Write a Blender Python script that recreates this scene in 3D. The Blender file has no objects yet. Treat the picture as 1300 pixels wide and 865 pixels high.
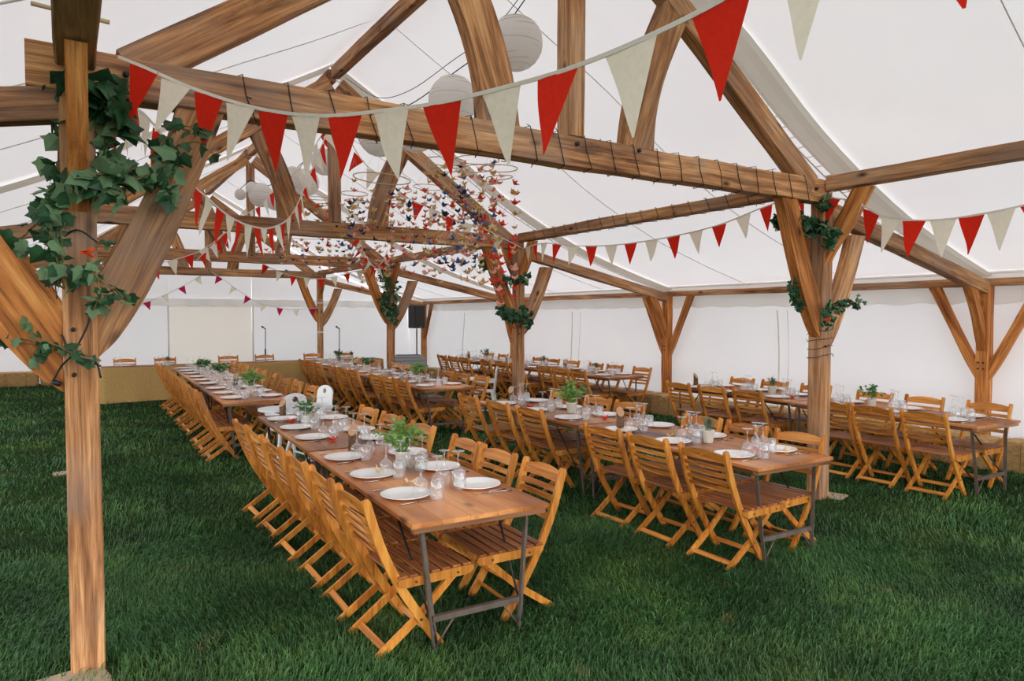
import bpy, bmesh, math, random
import numpy as np
from mathutils import Vector, Matrix, noise
R = random.Random(7)
V = Vector
scene = bpy.context.scene
col = scene.collection
PI = math.pi

# ------------------------------------------------------------------ camera
CAM = V((-0.0238, -4.205, 1.85)); F = 872.7
YAW, PIT, ROLL = 0.56551, -0.035507, 0.001048
fw = V((math.sin(YAW)*math.cos(PIT), math.cos(YAW)*math.cos(PIT), math.sin(PIT)))
rt0 = V((math.cos(YAW), -math.sin(YAW), 0)); up0 = rt0.cross(fw)
rt = rt0*math.cos(ROLL)+up0*math.sin(ROLL); up = -rt0*math.sin(ROLL)+up0*math.cos(ROLL)
def at(u, v, d):
    "point of the place seen in direction (u, v) at depth d metres"
    return CAM + fw*d + rt*((u-650)/F*d) - up*((v-432.5)/F*d)
cd = bpy.data.cameras.new('camera'); cam = bpy.data.objects.new('camera', cd); col.objects.link(cam)
cd.sensor_width = 36; cd.lens = 36*F/1300; cd.clip_start = 0.05; cd.clip_end = 200
m = Matrix((rt, up, -fw)).transposed().to_4x4(); m.translation = CAM; cam.matrix_world = m
scene.camera = cam

W, L, AW = 6.34, 5.62, 3.5      # nave width, bay length, aisle width
TB, TT = 2.98, 3.20             # tie beam underside and top
FAR = 18.4

# ------------------------------------------------------------------ materials
def mat(name):
    m = bpy.data.materials.new(name); m.use_nodes = True
    nt = m.node_tree; bs = nt.nodes['Principled BSDF']
    return m, nt, bs
def N(nt, t, **kw):
    n = nt.nodes.new(t)
    for k, v in kw.items():
        if k in n.inputs: n.inputs[k].default_value = v
        else: setattr(n, k, v)
    return n
def ramp(nt, src, stops):
    r = nt.nodes.new('ShaderNodeValToRGB'); cr = r.color_ramp
    while len(cr.elements) < len(stops): cr.elements.new(0.5)
    for e, (p, c) in zip(cr.elements, stops): e.position = p; e.color = (*c, 1)
    nt.links.new(src, r.inputs[0]); return r
def s2l(c): return tuple(((x/255+0.055)/1.055)**2.4 if x > 10 else x/255/12.92 for x in c)
def mapped(nt, scale, offs=0.0):
    tc = nt.nodes.new('ShaderNodeTexCoord'); oi = nt.nodes.new('ShaderNodeObjectInfo')
    mul = N(nt, 'ShaderNodeMath', operation='MULTIPLY'); mul.inputs[1].default_value = 37.0
    nt.links.new(oi.outputs['Random'], mul.inputs[0])
    add = N(nt, 'ShaderNodeVectorMath', operation='ADD')
    nt.links.new(tc.outputs['Object'], add.inputs[0]); nt.links.new(mul.outputs[0], add.inputs[1])
    mp = nt.nodes.new('ShaderNodeMapping'); mp.inputs['Scale'].default_value = scale
    nt.links.new(add.outputs[0], mp.inputs[0]); return mp, oi
def wood(name, cols, axis, freq=18, rough=.6, knots=0.0, bump=.25, grey=None, fine=.35, spec=.3, fg=1.0):
    m, nt, bs = mat(name)
    sc = [freq]*3; sc[axis] = freq*.06
    mp, oi = mapped(nt, sc)
    n1 = N(nt, 'ShaderNodeTexNoise', Scale=1.0, Detail=7, Roughness=.62, Distortion=.6); nt.links.new(mp.outputs[0], n1.inputs[0])
    sc2 = [2.2]*3; sc2[axis] = .8
    mp2, _ = mapped(nt, sc2)
    n2 = N(nt, 'ShaderNodeTexNoise', Scale=1.0, Detail=3); nt.links.new(mp2.outputs[0], n2.inputs[0])
    mx = N(nt, 'ShaderNodeMath', operation='MULTIPLY_ADD'); nt.links.new(n1.outputs[0], mx.inputs[0]); mx.inputs[1].default_value = 1.0-fine
    ml = N(nt, 'ShaderNodeMath', operation='MULTIPLY'); nt.links.new(n2.outputs[0], ml.inputs[0]); ml.inputs[1].default_value = fine
    nt.links.new(ml.outputs[0], mx.inputs[2])
    rp = ramp(nt, mx.outputs[0], [(.36, cols[0]), (.50, cols[1]), (.64, cols[2])])
    sc4 = [freq*4.5]*3; sc4[axis] = freq*.12
    mp4, _ = mapped(nt, sc4)
    n4 = N(nt, 'ShaderNodeTexNoise', Scale=1.0, Detail=3, Roughness=.7); nt.links.new(mp4.outputs[0], n4.inputs[0])
    r4 = ramp(nt, n4.outputs[0], [(.34, (.62, .58, .55)), (.50, (1, 1, 1))])
    fm = N(nt, 'ShaderNodeMix', data_type='RGBA', blend_type='MULTIPLY'); fm.inputs[0].default_value = fg
    nt.links.new(rp.outputs[0], fm.inputs[6]); nt.links.new(r4.outputs[0], fm.inputs[7])
    out = fm.outputs[2]
    if grey:   # weathered silvery zones
        mg, _ = mapped(nt, [1.1]*3)
        n3 = N(nt, 'ShaderNodeTexNoise', Scale=1.0, Detail=4, Roughness=.6); nt.links.new(mg.outputs[0], n3.inputs[0])
        rg = ramp(nt, n3.outputs[0], [(.45, (0, 0, 0)), (.62, (1, 1, 1))])
        g = N(nt, 'ShaderNodeMix', data_type='RGBA'); nt.links.new(rg.outputs[0], g.inputs[0])
        gm = N(nt, 'ShaderNodeMix', data_type='RGBA'); gm.inputs[0].default_value = .42
        nt.links.new(out, gm.inputs[6]); gm.inputs[7].default_value = (*grey, 1)
        nt.links.new(out, g.inputs[6]); nt.links.new(gm.outputs[2], g.inputs[7]); out = g.outputs[2]
    if knots:
        sk = [5.0]*3; sk[axis] = 2.2
        mk, _ = mapped(nt, sk)
        vo = N(nt, 'ShaderNodeTexVoronoi', Scale=1.0); nt.links.new(mk.outputs[0], vo.inputs[0])
        rk = ramp(nt, vo.outputs['Distance'], [(.05, (knots,)*3), (.17, (0, 0, 0))])
        kn = N(nt, 'ShaderNodeMix', data_type='RGBA'); nt.links.new(rk.outputs[0], kn.inputs[0])
        nt.links.new(out, kn.inputs[6]); kn.inputs[7].default_value = (*[c*.3 for c in cols[0]], 1); out = kn.outputs[2]
    hsv = nt.nodes.new('ShaderNodeHueSaturation'); nt.links.new(out, hsv.inputs['Color'])
    mr = N(nt, 'ShaderNodeMapRange'); nt.links.new(oi.outputs['Random'], mr.inputs[0]); mr.inputs[3].default_value = .82; mr.inputs[4].default_value = 1.15
    nt.links.new(mr.outputs[0], hsv.inputs['Value']); nt.links.new(hsv.outputs[0], bs.inputs['Base Color'])
    bs.inputs['Roughness'].default_value = rough; bs.inputs['Specular IOR Level'].default_value = spec
    bp = N(nt, 'ShaderNodeBump', Strength=bump, Distance=.01); nt.links.new(n1.outputs[0], bp.inputs['Height']); nt.links.new(bp.outputs[0], bs.inputs['Normal'])
    return m
def plain(name, c, rough=.5, metal=0, var=.0, scale=20, bump=0, trans=0, spec=.5):
    m, nt, bs = mat(name)
    bs.inputs['Base Color'].default_value = (*c, 1); bs.inputs['Roughness'].default_value = rough
    bs.inputs['Metallic'].default_value = metal; bs.inputs['Specular IOR Level'].default_value = spec
    mp, oi = mapped(nt, (scale,)*3)
    n = N(nt, 'ShaderNodeTexNoise', Scale=1.0, Detail=4); nt.links.new(mp.outputs[0], n.inputs[0])
    rp = ramp(nt, n.outputs[0], [(.3, tuple(x*(1-var) for x in c)), (.7, tuple(min(1, x*(1+var)) for x in c))])
    nt.links.new(rp.outputs[0], bs.inputs['Base Color'])
    if bump:
        b = N(nt, 'ShaderNodeBump', Strength=bump, Distance=.01); nt.links.new(n.outputs[0], b.inputs['Height']); nt.links.new(b.outputs[0], bs.inputs['Normal'])
    if trans:
        t = nt.nodes.new('ShaderNodeBsdfTranslucent'); nt.links.new(rp.outputs[0], t.inputs[0])
        mx = nt.nodes.new('ShaderNodeMixShader'); mx.inputs[0].default_value = trans
        nt.links.new(bs.outputs[0], mx.inputs[1]); nt.links.new(t.outputs[0], mx.inputs[2])
        nt.links.new(mx.outputs[0], nt.nodes['Material Output'].inputs[0])
    return m
def fabric(name, c, trans, scale=1.5, bump=.3):
    m, nt, bs = mat(name)
    tc = nt.nodes.new('ShaderNodeTexCoord')
    n = N(nt, 'ShaderNodeTexNoise', Scale=scale, Detail=4, Roughness=.5); nt.links.new(tc.outputs['Object'], n.inputs[0])
    rp = ramp(nt, n.outputs[0], [(.3, tuple(x*.975 for x in c)), (.7, c)])
    d = nt.nodes.new('ShaderNodeBsdfDiffuse'); t = nt.nodes.new('ShaderNodeBsdfTranslucent')
    b = N(nt, 'ShaderNodeBump', Strength=bump, Distance=.06); nt.links.new(n.outputs[0], b.inputs['Height'])
    for s in (d, t): nt.links.new(rp.outputs[0], s.inputs[0])
    nt.links.new(b.outputs[0], d.inputs['Normal'])
    mx = nt.nodes.new('ShaderNodeMixShader'); mx.inputs[0].default_value = trans
    nt.links.new(d.outputs[0], mx.inputs[1]); nt.links.new(t.outputs[0], mx.inputs[2])
    nt.links.new(mx.outputs[0], nt.nodes['Material Output'].inputs[0])
    return m
def glass(name):
    m, nt, bs = mat(name)
    nt.nodes.remove(bs)
    lw = N(nt, 'ShaderNodeLayerWeight', Blend=.42)
    rp = ramp(nt, lw.outputs['Facing'], [(.0, (.07,)*3), (.5, (.20,)*3), (.88, (.9,)*3)])
    t = nt.nodes.new('ShaderNodeBsdfTransparent'); t.inputs[0].default_value = (.97, .98, .98, 1)
    g = nt.nodes.new('ShaderNodeBsdfGlossy'); g.inputs['Roughness'].default_value = .03; g.inputs[0].default_value = (.95, .95, .97, 1)
    mx = nt.nodes.new('ShaderNodeMixShader'); nt.links.new(rp.outputs[0], mx.inputs[0])
    nt.links.new(t.outputs[0], mx.inputs[1]); nt.links.new(g.outputs[0], mx.inputs[2])
    d = nt.nodes.new('ShaderNodeBsdfDiffuse'); d.inputs[0].default_value = (.9, .9, .92, 1)
    m2 = nt.nodes.new('ShaderNodeMixShader'); m2.inputs[0].default_value = .07
    nt.links.new(mx.outputs[0], m2.inputs[1]); nt.links.new(d.outputs[0], m2.inputs[2])
    nt.links.new(m2.outputs[0], nt.nodes['Material Output'].inputs[0])
    return m

M = {}
CT = .205
M['timber'] = wood('timber', [s2l((92, 56, 34)), s2l((178, 124, 80)), s2l((230, 178, 124))], 0, 22, .75, .95, .5, grey=s2l((150, 134, 122)))
M['timber_warm'] = wood('timber_warm', [s2l((106, 58, 26)), s2l((192, 120, 58)), s2l((232, 168, 98))], 0, 18, .7, .9, .4)
M['chair_y'] = wood('chair_slat', [s2l((150, 82, 24)), s2l((200, 126, 48)), s2l((228, 158, 74))], 1, 26, .42, 0, .1, spec=.45, fg=.3)
M['chair_z'] = wood('chair_frame', [s2l((152, 82, 22)), s2l((202, 128, 46)), s2l((230, 160, 70))], 2, 26, .42, 0, .1, spec=.45, fg=.3)
M['seat_y'] = wood('chair_seat', [s2l((112, 62, 34)), s2l((162, 98, 56)), s2l((200, 134, 84))], 1, 26, .45, 0, .1, spec=.45, fg=.3)
M['top'] = wood('table_top', [s2l((92, 48, 24)), s2l((176, 106, 54)), s2l((224, 154, 92))], 1, 7, .33, .8, .08, fine=.75, spec=.5, fg=.5)
M['batten'] = wood('table_batten', [s2l((96, 60, 38)), s2l((146, 100, 66)), s2l((178, 130, 92))], 0, 14, .7, .5, .2)
M['iron'] = plain('weathered_iron', s2l((104, 92, 82)), .55, .3, .3, 12, .2)
M['rod'] = plain('dark_iron', s2l((58, 54, 52)), .5, .7, .2, 12)
M['bolt'] = plain('steel_bolt', s2l((110, 100, 90)), .35, .9)
M['white_ceramic'] = plain('white_ceramic', s2l((246, 243, 241)), .18, 0)
M['pot'] = plain('pot_white', s2l((225, 224, 212)), .5)
M['steel'] = plain('cutlery_steel', s2l((190, 185, 180)), .22, 1)
M['glass'] = glass('clear_glass')
M['canvas'] = fabric('marquee_canvas', (.84, .83, .84), CT)
M['wallcanvas'] = fabric('marquee_wall', (.82, .81, .83), CT+.02, 1.2, .5)
M['valance'] = fabric('valance_canvas', (.97, .96, .93), .42, 2, .5)
M['panel'] = fabric('cream_panel', (.84, .79, .73), CT+.02, 1, .2)
M['band'] = fabric('beige_webbing', (.88, .85, .78), .3, 2, .2)
M['strap'] = fabric('strap', (.86, .85, .83), .35)
M['red'] = plain('red_cotton', s2l((222, 48, 30)), .85, 0, .06, 40, .1, .3, .1)
M['cream'] = plain('cream_cotton', s2l((248, 240, 222)), .85, 0, .04, 40, .1, .35, .1)
M['pink'] = plain('raspberry_cotton', s2l((196, 40, 84)), .85, 0, .06, 40, .1, .3, .1)
M['tape'] = plain('white_tape', s2l((238, 233, 224)), .8, 0, .03, 40, 0, .2)
M['leaf'] = plain('ivy_leaf', s2l((48, 88, 56)), .42, 0, .45, 9, .1, .25, .4)
M['leaf_pale'] = plain('ivy_leaf_underside', s2l((118, 152, 112)), .6, 0, .25, 9, .1, .3, .3)
M['herb'] = plain('herb_leaf', s2l((132, 172, 92)), .55, 0, .3, 40, 0, .35)
M['herb_dark'] = plain('basil_leaf', s2l((84, 134, 74)), .5, 0, .3, 40, 0, .3)
M['herb_grey'] = plain('rosemary_leaf', s2l((112, 132, 104)), .6, 0, .2, 40, 0, .3)
M['vine'] = plain('vine_stem', s2l((132, 108, 68)), .8, 0, .25, 30)
M['orange'] = plain('orange_flower', s2l((235, 95, 40)), .6, 0, .1, 30, 0, .3)
M['wire'] = plain('black_wire', (.012, .012, .013), .5)
M['black'] = plain('black_plastic', (.010, .010, .012), .45, 0, .1, 30, .1)
M['grey_metal'] = plain('grey_metal', s2l((150, 152, 156)), .4, .4)
M['white_plastic'] = plain('white_plastic', s2l((232, 234, 236)), .3)
M['hoop'] = plain('cane_hoop', s2l((196, 172, 130)), .6)
M['thread'] = plain('thread', s2l((200, 195, 190)), .8)
M['bark'] = plain('bark', s2l((112, 88, 68)), .95, 0, .55, 55, 1.0, 0, .1)
M['cut'] = plain('cut_wood', s2l((186, 146, 112)), .7, 0, .12, 30)
M['slab'] = plain('pale_stone', s2l((178, 160, 134)), .9, 0, .12, 12, .3)
M['burlap'] = plain('burlap', s2l((204, 168, 108)), .95, 0, .16, 60, .5, .12, .1)
M['lantern'] = fabric('rice_paper', (.97, .96, .94), .55, 3, .05)
for k, c in {'p_red': (236, 84, 58), 'p_pink': (246, 182, 164), 'p_blue': (84, 118, 176), 'p_navy': (60, 56, 92), 'p_gold': (228, 194, 122), 'p_cream': (246, 226, 192)}.items():
    M[k] = plain('paper_'+k[2:], s2l(c), .7, 0, .08, 60, 0, .25)
# straw
def straw_mat():
    m, nt, bs = mat('straw')
    mp, oi = mapped(nt, (14, 14, 60))
    n = N(nt, 'ShaderNodeTexNoise', Scale=1.0, Detail=8, Roughness=.75, Distortion=1.5); nt.links.new(mp.outputs[0], n.inputs[0])
    rp = ramp(nt, n.outputs[0], [(.30, s2l((138, 98, 52))), (.5, s2l((208, 164, 104))), (.68, s2l((240, 206, 150)))])
    nt.links.new(rp.outputs[0], bs.inputs['Base Color']); bs.inputs['Roughness'].default_value = .85
    b = N(nt, 'ShaderNodeBump', Strength=1, Distance=.03); nt.links.new(n.outputs[0], b.inputs['Height']); nt.links.new(b.outputs[0], bs.inputs['Normal'])
    return m
M['straw'] = straw_mat()
def grass_mat(name, blade):
    m, nt, bs = mat(name)
    tc = nt.nodes.new('ShaderNodeTexCoord')
    n = N(nt, 'ShaderNodeTexNoise', Scale=.9, Detail=6, Roughness=.65); nt.links.new(tc.outputs['Object'], n.inputs[0])
    k = 1.0 if blade else .5
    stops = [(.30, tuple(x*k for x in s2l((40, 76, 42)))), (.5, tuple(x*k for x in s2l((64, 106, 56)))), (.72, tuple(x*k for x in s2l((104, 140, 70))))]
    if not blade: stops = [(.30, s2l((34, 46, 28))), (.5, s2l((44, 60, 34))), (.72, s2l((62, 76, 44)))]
    rp = ramp(nt, n.outputs[0], stops); out = rp.outputs[0]
    # dry straw-coloured patches
    n3 = N(nt, 'ShaderNodeTexNoise', Scale=2.6, Detail=3); nt.links.new(tc.outputs['Object'], n3.inputs[0])
    r3 = ramp(nt, n3.outputs[0], [(.66, (0, 0, 0)), (.78, (.6,)*3)])
    mx = N(nt, 'ShaderNodeMix', data_type='RGBA'); nt.links.new(r3.outputs[0], mx.inputs[0]); nt.links.new(out, mx.inputs[6])
    mx.inputs[7].default_value = (*[c*k for c in s2l((150, 142, 84))], 1); out = mx.outputs[2]
    if blade:
        at_ = N(nt, 'ShaderNodeAttribute', attribute_name='tone')
        hs = nt.nodes.new('ShaderNodeHueSaturation'); nt.links.new(out, hs.inputs['Color']); nt.links.new(at_.outputs['Fac'], hs.inputs['Value'])
        out = hs.outputs[0]
        t = nt.nodes.new('ShaderNodeBsdfTranslucent'); nt.links.new(out, t.inputs[0])
        ms = nt.nodes.new('ShaderNodeMixShader'); ms.inputs[0].default_value = .25
        nt.links.new(bs.outputs[0], ms.inputs[1]); nt.links.new(t.outputs[0], ms.inputs[2]); nt.links.new(ms.outputs[0], nt.nodes['Material Output'].inputs[0])
    nt.links.new(out, bs.inputs['Base Color']); bs.inputs['Roughness'].default_value = .5 if blade else .95
    bs.inputs['Specular IOR Level'].default_value = .42 if blade else 0
    return m
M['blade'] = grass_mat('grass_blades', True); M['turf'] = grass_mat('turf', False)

# ------------------------------------------------------------------ mesh helpers
def wm(o):
    b = o.matrix_basis.copy()
    return wm(o.parent) @ b if o.parent else b
def tag(o, label=None, cat=None, group=None, kind=None):
    if label: o['label'] = label
    if cat: o['category'] = cat
    if group: o['group'] = group
    if kind: o['kind'] = kind
    return o
def empty(name, loc, rz=0.0, **kw):
    o = bpy.data.objects.new(name, None); col.objects.link(o)
    o.matrix_basis = Matrix.Translation(loc) @ Matrix.Rotation(rz, 4, 'Z'); o.empty_display_size = .1
    return tag(o, **kw)
class MB:
    def __init__(s): s.v = []; s.f = []; s.mi = []; s.cur = 0; s.sm = []
    def add(s, vs, fs, M4=None, smooth=False):
        b = len(s.v)
        s.v += [tuple(M4 @ V(p)) if M4 else tuple(p) for p in vs]
        for f in fs: s.f.append(tuple(b+i for i in f)); s.mi.append(s.cur); s.sm.append(smooth)
    def box(s, c, d, M4=None, ch=0.0):
        x, y, z = c; a, b, e = d[0]/2, d[1]/2, d[2]/2
        if ch <= 0:
            vs = [(x+i*a, y+j*b, z+k*e) for i in (-1, 1) for j in (-1, 1) for k in (-1, 1)]
            fs = [(0, 1, 3, 2), (4, 6, 7, 5), (0, 4, 5, 1), (2, 3, 7, 6), (0, 2, 6, 4), (1, 5, 7, 3)]
            s.add(vs, fs, M4); return
        bm = bmesh.new(); bmesh.ops.create_cube(bm, size=1)
        for v in bm.verts: v.co = V((x+v.co.x*2*a, y+v.co.y*2*b, z+v.co.z*2*e))
        bmesh.ops.bevel(bm, geom=bm.edges[:], offset=min(ch, a*.45, b*.45, e*.45)*1.0, segments=1, affect='EDGES')
        bm.verts.index_update()
        s.add([v.co[:] for v in bm.verts], [[v.index for v in f.verts] for f in bm.faces], M4); bm.free()
    def tube(s, pts, r, n=8, M4=None, closed=False, caps=True, smooth=True):
        pts = [V(p) for p in pts]; k = len(pts); vs = []; fs = []
        rr = r if hasattr(r, '__len__') else [r]*k
        prev = None
        for i, p in enumerate(pts):
            if closed: t = pts[(i+1) % k]-pts[i-1]
            else: t = pts[min(i+1, k-1)]-pts[max(i-1, 0)]
            if t.length < 1e-9: t = V((0, 0, 1))
            t.normalize()
            if prev is None: a = t.orthogonal().normalized()
            else: a = (prev - t*prev.dot(t)); a = a.normalized() if a.length > 1e-6 else t.orthogonal().normalized()
            prev = a; b = t.cross(a)
            for j in range(n):
                q = 2*PI*j/n; vs.append(p+(a*math.cos(q)+b*math.sin(q))*rr[i])
        for i in range(k if closed else k-1):
            i2 = (i+1) % k
            for j in range(n):
                j2 = (j+1) % n; fs.append((i*n+j, i*n+j2, i2*n+j2, i2*n+j))
        if caps and not closed: fs.append(tuple(range(n-1, -1, -1))); fs.append(tuple((k-1)*n+j for j in range(n)))
        s.add(vs, fs, M4, smooth)
    def lathe(s, prof, n=24, M4=None, smooth=True):
        vs = []; fs = []
        for r, z in prof:
            for j in range(n):
                q = 2*PI*j/n; vs.append((r*math.cos(q), r*math.sin(q), z))
        for i in range(len(prof)-1):
            for j in range(n):
                j2 = (j+1) % n; fs.append((i*n+j, i*n+j2, (i+1)*n+j2, (i+1)*n+j))
        s.add(vs, fs, M4, smooth)
    def prism(s, out, t, fn):
        "outline pts (a,b); fn(a,b,w) -> 3D point, w = -t/2..t/2"
        n = len(out)
        vs = [fn(a, b, -t/2) for a, b in out]+[fn(a, b, t/2) for a, b in out]
        fs = [tuple(range(n-1, -1, -1)), tuple(range(n, 2*n))]+[(i, (i+1) % n, n+(i+1) % n, n+i) for i in range(n)]
        s.add(vs, fs)
    def strip(s, outer, inner, t, fn):
        n = len(outer); vs = []
        for w in (-t/2, t/2):
            vs += [fn(a, b, w) for a, b in outer]+[fn(a, b, w) for a, b in inner]
        fs = []
        for i in range(n-1):
            fs.append((i, i+1, n+i+1, n+i)); fs.append((2*n+i, 3*n+i, 3*n+i+1, 2*n+i+1))
            fs.append((i, 2*n+i, 2*n+i+1, i+1)); fs.append((n+i, n+i+1, 3*n+i+1, 3*n+i))
        fs.append((0, n, 3*n, 2*n)); fs.append((n-1, 3*n-1, 4*n-1, 2*n-1))
        s.add(vs, fs)
    def mesh(s, name, mats, fix=True):
        me = bpy.data.meshes.new(name); me.from_pydata([tuple(v) for v in s.v], [], s.f)
        mats = mats if isinstance(mats, (list, tuple)) else [mats]
        for m_ in mats: me.materials.append(m_)
        me.polygons.foreach_set('material_index', s.mi); me.polygons.foreach_set('use_smooth', s.sm)
        if fix:
            bm = bmesh.new(); bm.from_mesh(me); bmesh.ops.recalc_face_normals(bm, faces=bm.faces[:]); bm.to_mesh(me); bm.free()
        me.update(); return me
    def build(s, name, mats, parent=None, M4=None, fix=True):
        o = bpy.data.objects.new(name, s.mesh(name, mats, fix)); col.objects.link(o)
        if parent: o.parent = parent
        if M4 is not None: o.matrix_basis = (wm(parent).inverted() @ M4) if parent else M4
        return o
def link(name, me, parent=None, M4=None):
    o = bpy.data.objects.new(name, me); col.objects.link(o)
    if parent: o.parent = parent
    if M4 is not None: o.matrix_basis = M4
    return o
def copy_tree(o, parent=None):
    c = o.copy(); col.objects.link(c); c.parent = parent
    for ch in KIDS.get(o.name, []): copy_tree(ch, c)
    return c
KIDS = {}
def proto(root):
    def rec(o):
        KIDS[o.name] = [c for c in o.children]
        for c in o.children: rec(c)
    rec(root); return root
class Kind:
    "first instance uses the built thing itself, later ones are copies"
    def __init__(s, root): s.root = proto(root) if root.children or root.type == 'EMPTY' else root; s.used = False; KIDS.setdefault(root.name, [])
    def put(s, M4, label, group=None):
        o = s.root if not s.used else copy_tree(s.root)
        s.used = True; o.matrix_basis = M4; o['label'] = label
        if group: o['group'] = group
        return o
def TR(x, y, z, rz=0.0): return Matrix.Translation((x, y, z)) @ Matrix.Rotation(rz, 4, 'Z')
ORD = ['front', 'second', 'third', 'fourth', 'fifth', 'sixth', 'seventh', 'eighth', 'ninth', 'tenth', 'eleventh', 'twelfth', 'thirteenth', 'fourteenth', 'fifteenth', 'sixteenth', 'seventeenth', 'eighteenth', 'nineteenth', 'twentieth']

def axes(p0, p1, upv=V((0, 0, 1))):
    x = (p1-p0).normalized()
    y = upv.cross(x)
    y = y.normalized() if y.length > 1e-4 else V((0, 1, 0))
    z = x.cross(y)
    m4 = Matrix((x, y, z)).transposed().to_4x4(); m4.translation = p0; return m4
def timber(name, p0, p1, w, h, mt, parent=None, seed=0, upv=V((0, 0, 1)), seg=.35, rough=.004):
    "sawn beam with slightly wandering, chamfered edges; local X runs along it"
    p0, p1 = V(p0), V(p1); m4 = axes(p0, p1, upv); Ln = (p1-p0).length
    n = max(2, int(Ln/seg)); c = .008
    mb = MB(); ring = []
    prof = [(-w/2+c, -h/2), (w/2-c, -h/2), (w/2, -h/2+c), (w/2, h/2-c), (w/2-c, h/2), (-w/2+c, h/2), (-w/2, h/2-c), (-w/2, -h/2+c)]
    vs = []; fs = []
    for i in range(n+1):
        x = Ln*i/n
        for j, (a, b) in enumerate(prof):
            q = noise.noise(V((x*1.3+seed*7.1, j//2*3.3, seed)))*rough*2
            vs.append((x, a+(q if a > 0 else -q), b+(q if b > 0 else -q)))
    for i in range(n):
        for j in range(8):
            j2 = (j+1) % 8; fs.append((i*8+j, i*8+j2, (i+1)*8+j2, (i+1)*8+j))
    fs.append(tuple(range(7, -1, -1))); fs.append(tuple(n*8+j for j in range(8)))
    mb.add(vs, fs)
    return mb.build(name, mt, parent, m4)
def smooth_pts(p, n=4):
    "catmull-rom through 2D/3D points"
    P = [V(q) for q in p]; out = []
    for i in range(len(P)-1):
        a = P[i-1] if i else P[0]*2-P[1]; b = P[i]; c = P[i+1]; d = P[i+2] if i+2 < len(P) else P[-1]*2-P[-2]
        for k in range(n):
            t = k/n; out.append(.5*((2*b)+(c-a)*t+(2*a-5*b+4*c-d)*t*t+(-a+3*b-3*c+d)*t**3))
    out.append(P[-1]); return out
def brace(name, base, dr, outer, inner, t, mt, parent):
    "curved brace: outlines (s, z), s measured along horizontal direction dr from base"
    outer = smooth_pts([V((a, b)) for a, b in outer], 5); inner = smooth_pts([V((a, b)) for a, b in inner], 5)
    dr = V(dr).normalized(); side = V((0, 0, 1)).cross(dr)
    W3 = lambda a, b, w: base+dr*a+V((0, 0, b))+side*w
    f = (outer[0]+inner[0])/2; e = (outer[-1]+inner[-1])/2
    m4 = axes(W3(f[0], f[1], 0), W3(e[0], e[1], 0)); inv = m4.inverted()
    mb = MB(); mb.strip(outer, inner, t, lambda a, b, w: inv @ W3(a, b, w))
    return mb.build(name, mt, parent, m4)

# ------------------------------------------------------------------ the timber frame
braceA = ([(.07, 1.63), (.17, 1.74), (.31, 1.98), (.45, 2.30), (.58, 2.64), (.70, TB)], [(.07, 2.04), (.12, 2.12), (.20, 2.28), (.30, 2.50), (.39, 2.74), (.46, TB)])
def shift(pr, dz0, top):   # rescale a brace outline to another foot / head height
    o, i = pr; z0, z1 = o[0][1], o[-1][1]
    g = lambda z: (z0+dz0)+(z-z0)*(top-(z0+dz0))/(z1-z0)
    return [(a, g(z)) for a, z in o], [(a, g(z)) for a, z in i]
rowname = ['front', 'second', 'third', 'farthest']
LEFTL = ['full-height timber post wrapped in ivy and black wire, closest to the viewer',
         'timber post in line behind the closest ivy-wrapped post, second in that row',
         'timber post third in the row behind the closest ivy-wrapped post',
         'timber post fourth and last in the row behind the closest ivy-wrapped post']
RIGHTL = ['ivy-collared timber post beside the middle table row, at its front end',
          'ivy-collared timber post behind a potted herb and a white high chair',
          'timber post with ivy and tangled paper cranes, beside the black loudspeaker',
          'bare timber post with two white tape bands, behind the head table']
def arcade_post(x, y, side, k):
    "side +1: aisle lies towards +X"
    e = empty('timber_post', (x, y, 0), label=(LEFTL if side < 0 else RIGHTL)[k], cat='post', group='timber posts of the nave')
    timber('shaft', (x, y, 0), (x, y, TB), .155, .155, M['timber'], e, seed=x+y, upv=V((0, 1, 0)))
    B = V((x, y, 0))
    o, i = braceA
    brace('brace', B, (-side, 0, 0), o, i, .10, M['timber_warm'] if side > 0 else M['timber'], e)
    o, i = shift(braceA, -.12, 2.70)
    if side < 0: o = [(a*1.15, z-.05) for a, z in o]; i = [(a*1.15, z) for a, z in i]
    brace('brace', B, (side, 0, 0), o, i, .09, M['timber_warm'] if side < 0 else M['timber'], e)
    for d in (-1, 1):
        if d > 0 and k == 3: continue
        brace('brace', B, (0, d, 0), [(.07, 2.36), (.16, 2.52), (.34, 2.76), (.52, 3.08)], [(.07, 2.60), (.13, 2.72), (.24, 2.9), (.34, 3.08)], .09, M['timber_warm'], e)
    for zz in (1.55, 1.78, 2.5):
        for s_ in (-1, 1)[:2 if zz > 2 else 1]:
            mb = MB(); mb.tube([(0, 0, 0), (0, -.02, 0)], .011, 8)
            mb.build('bolt', M['wire'], e, Matrix.Translation((x+s_*.035, y-.076, zz)))
    return e
posts = {}
for k in range(4):
    posts['L', k] = arcade_post(0, k*L, -1, k); posts['R', k] = arcade_post(W, k*L, 1, k)
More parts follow.
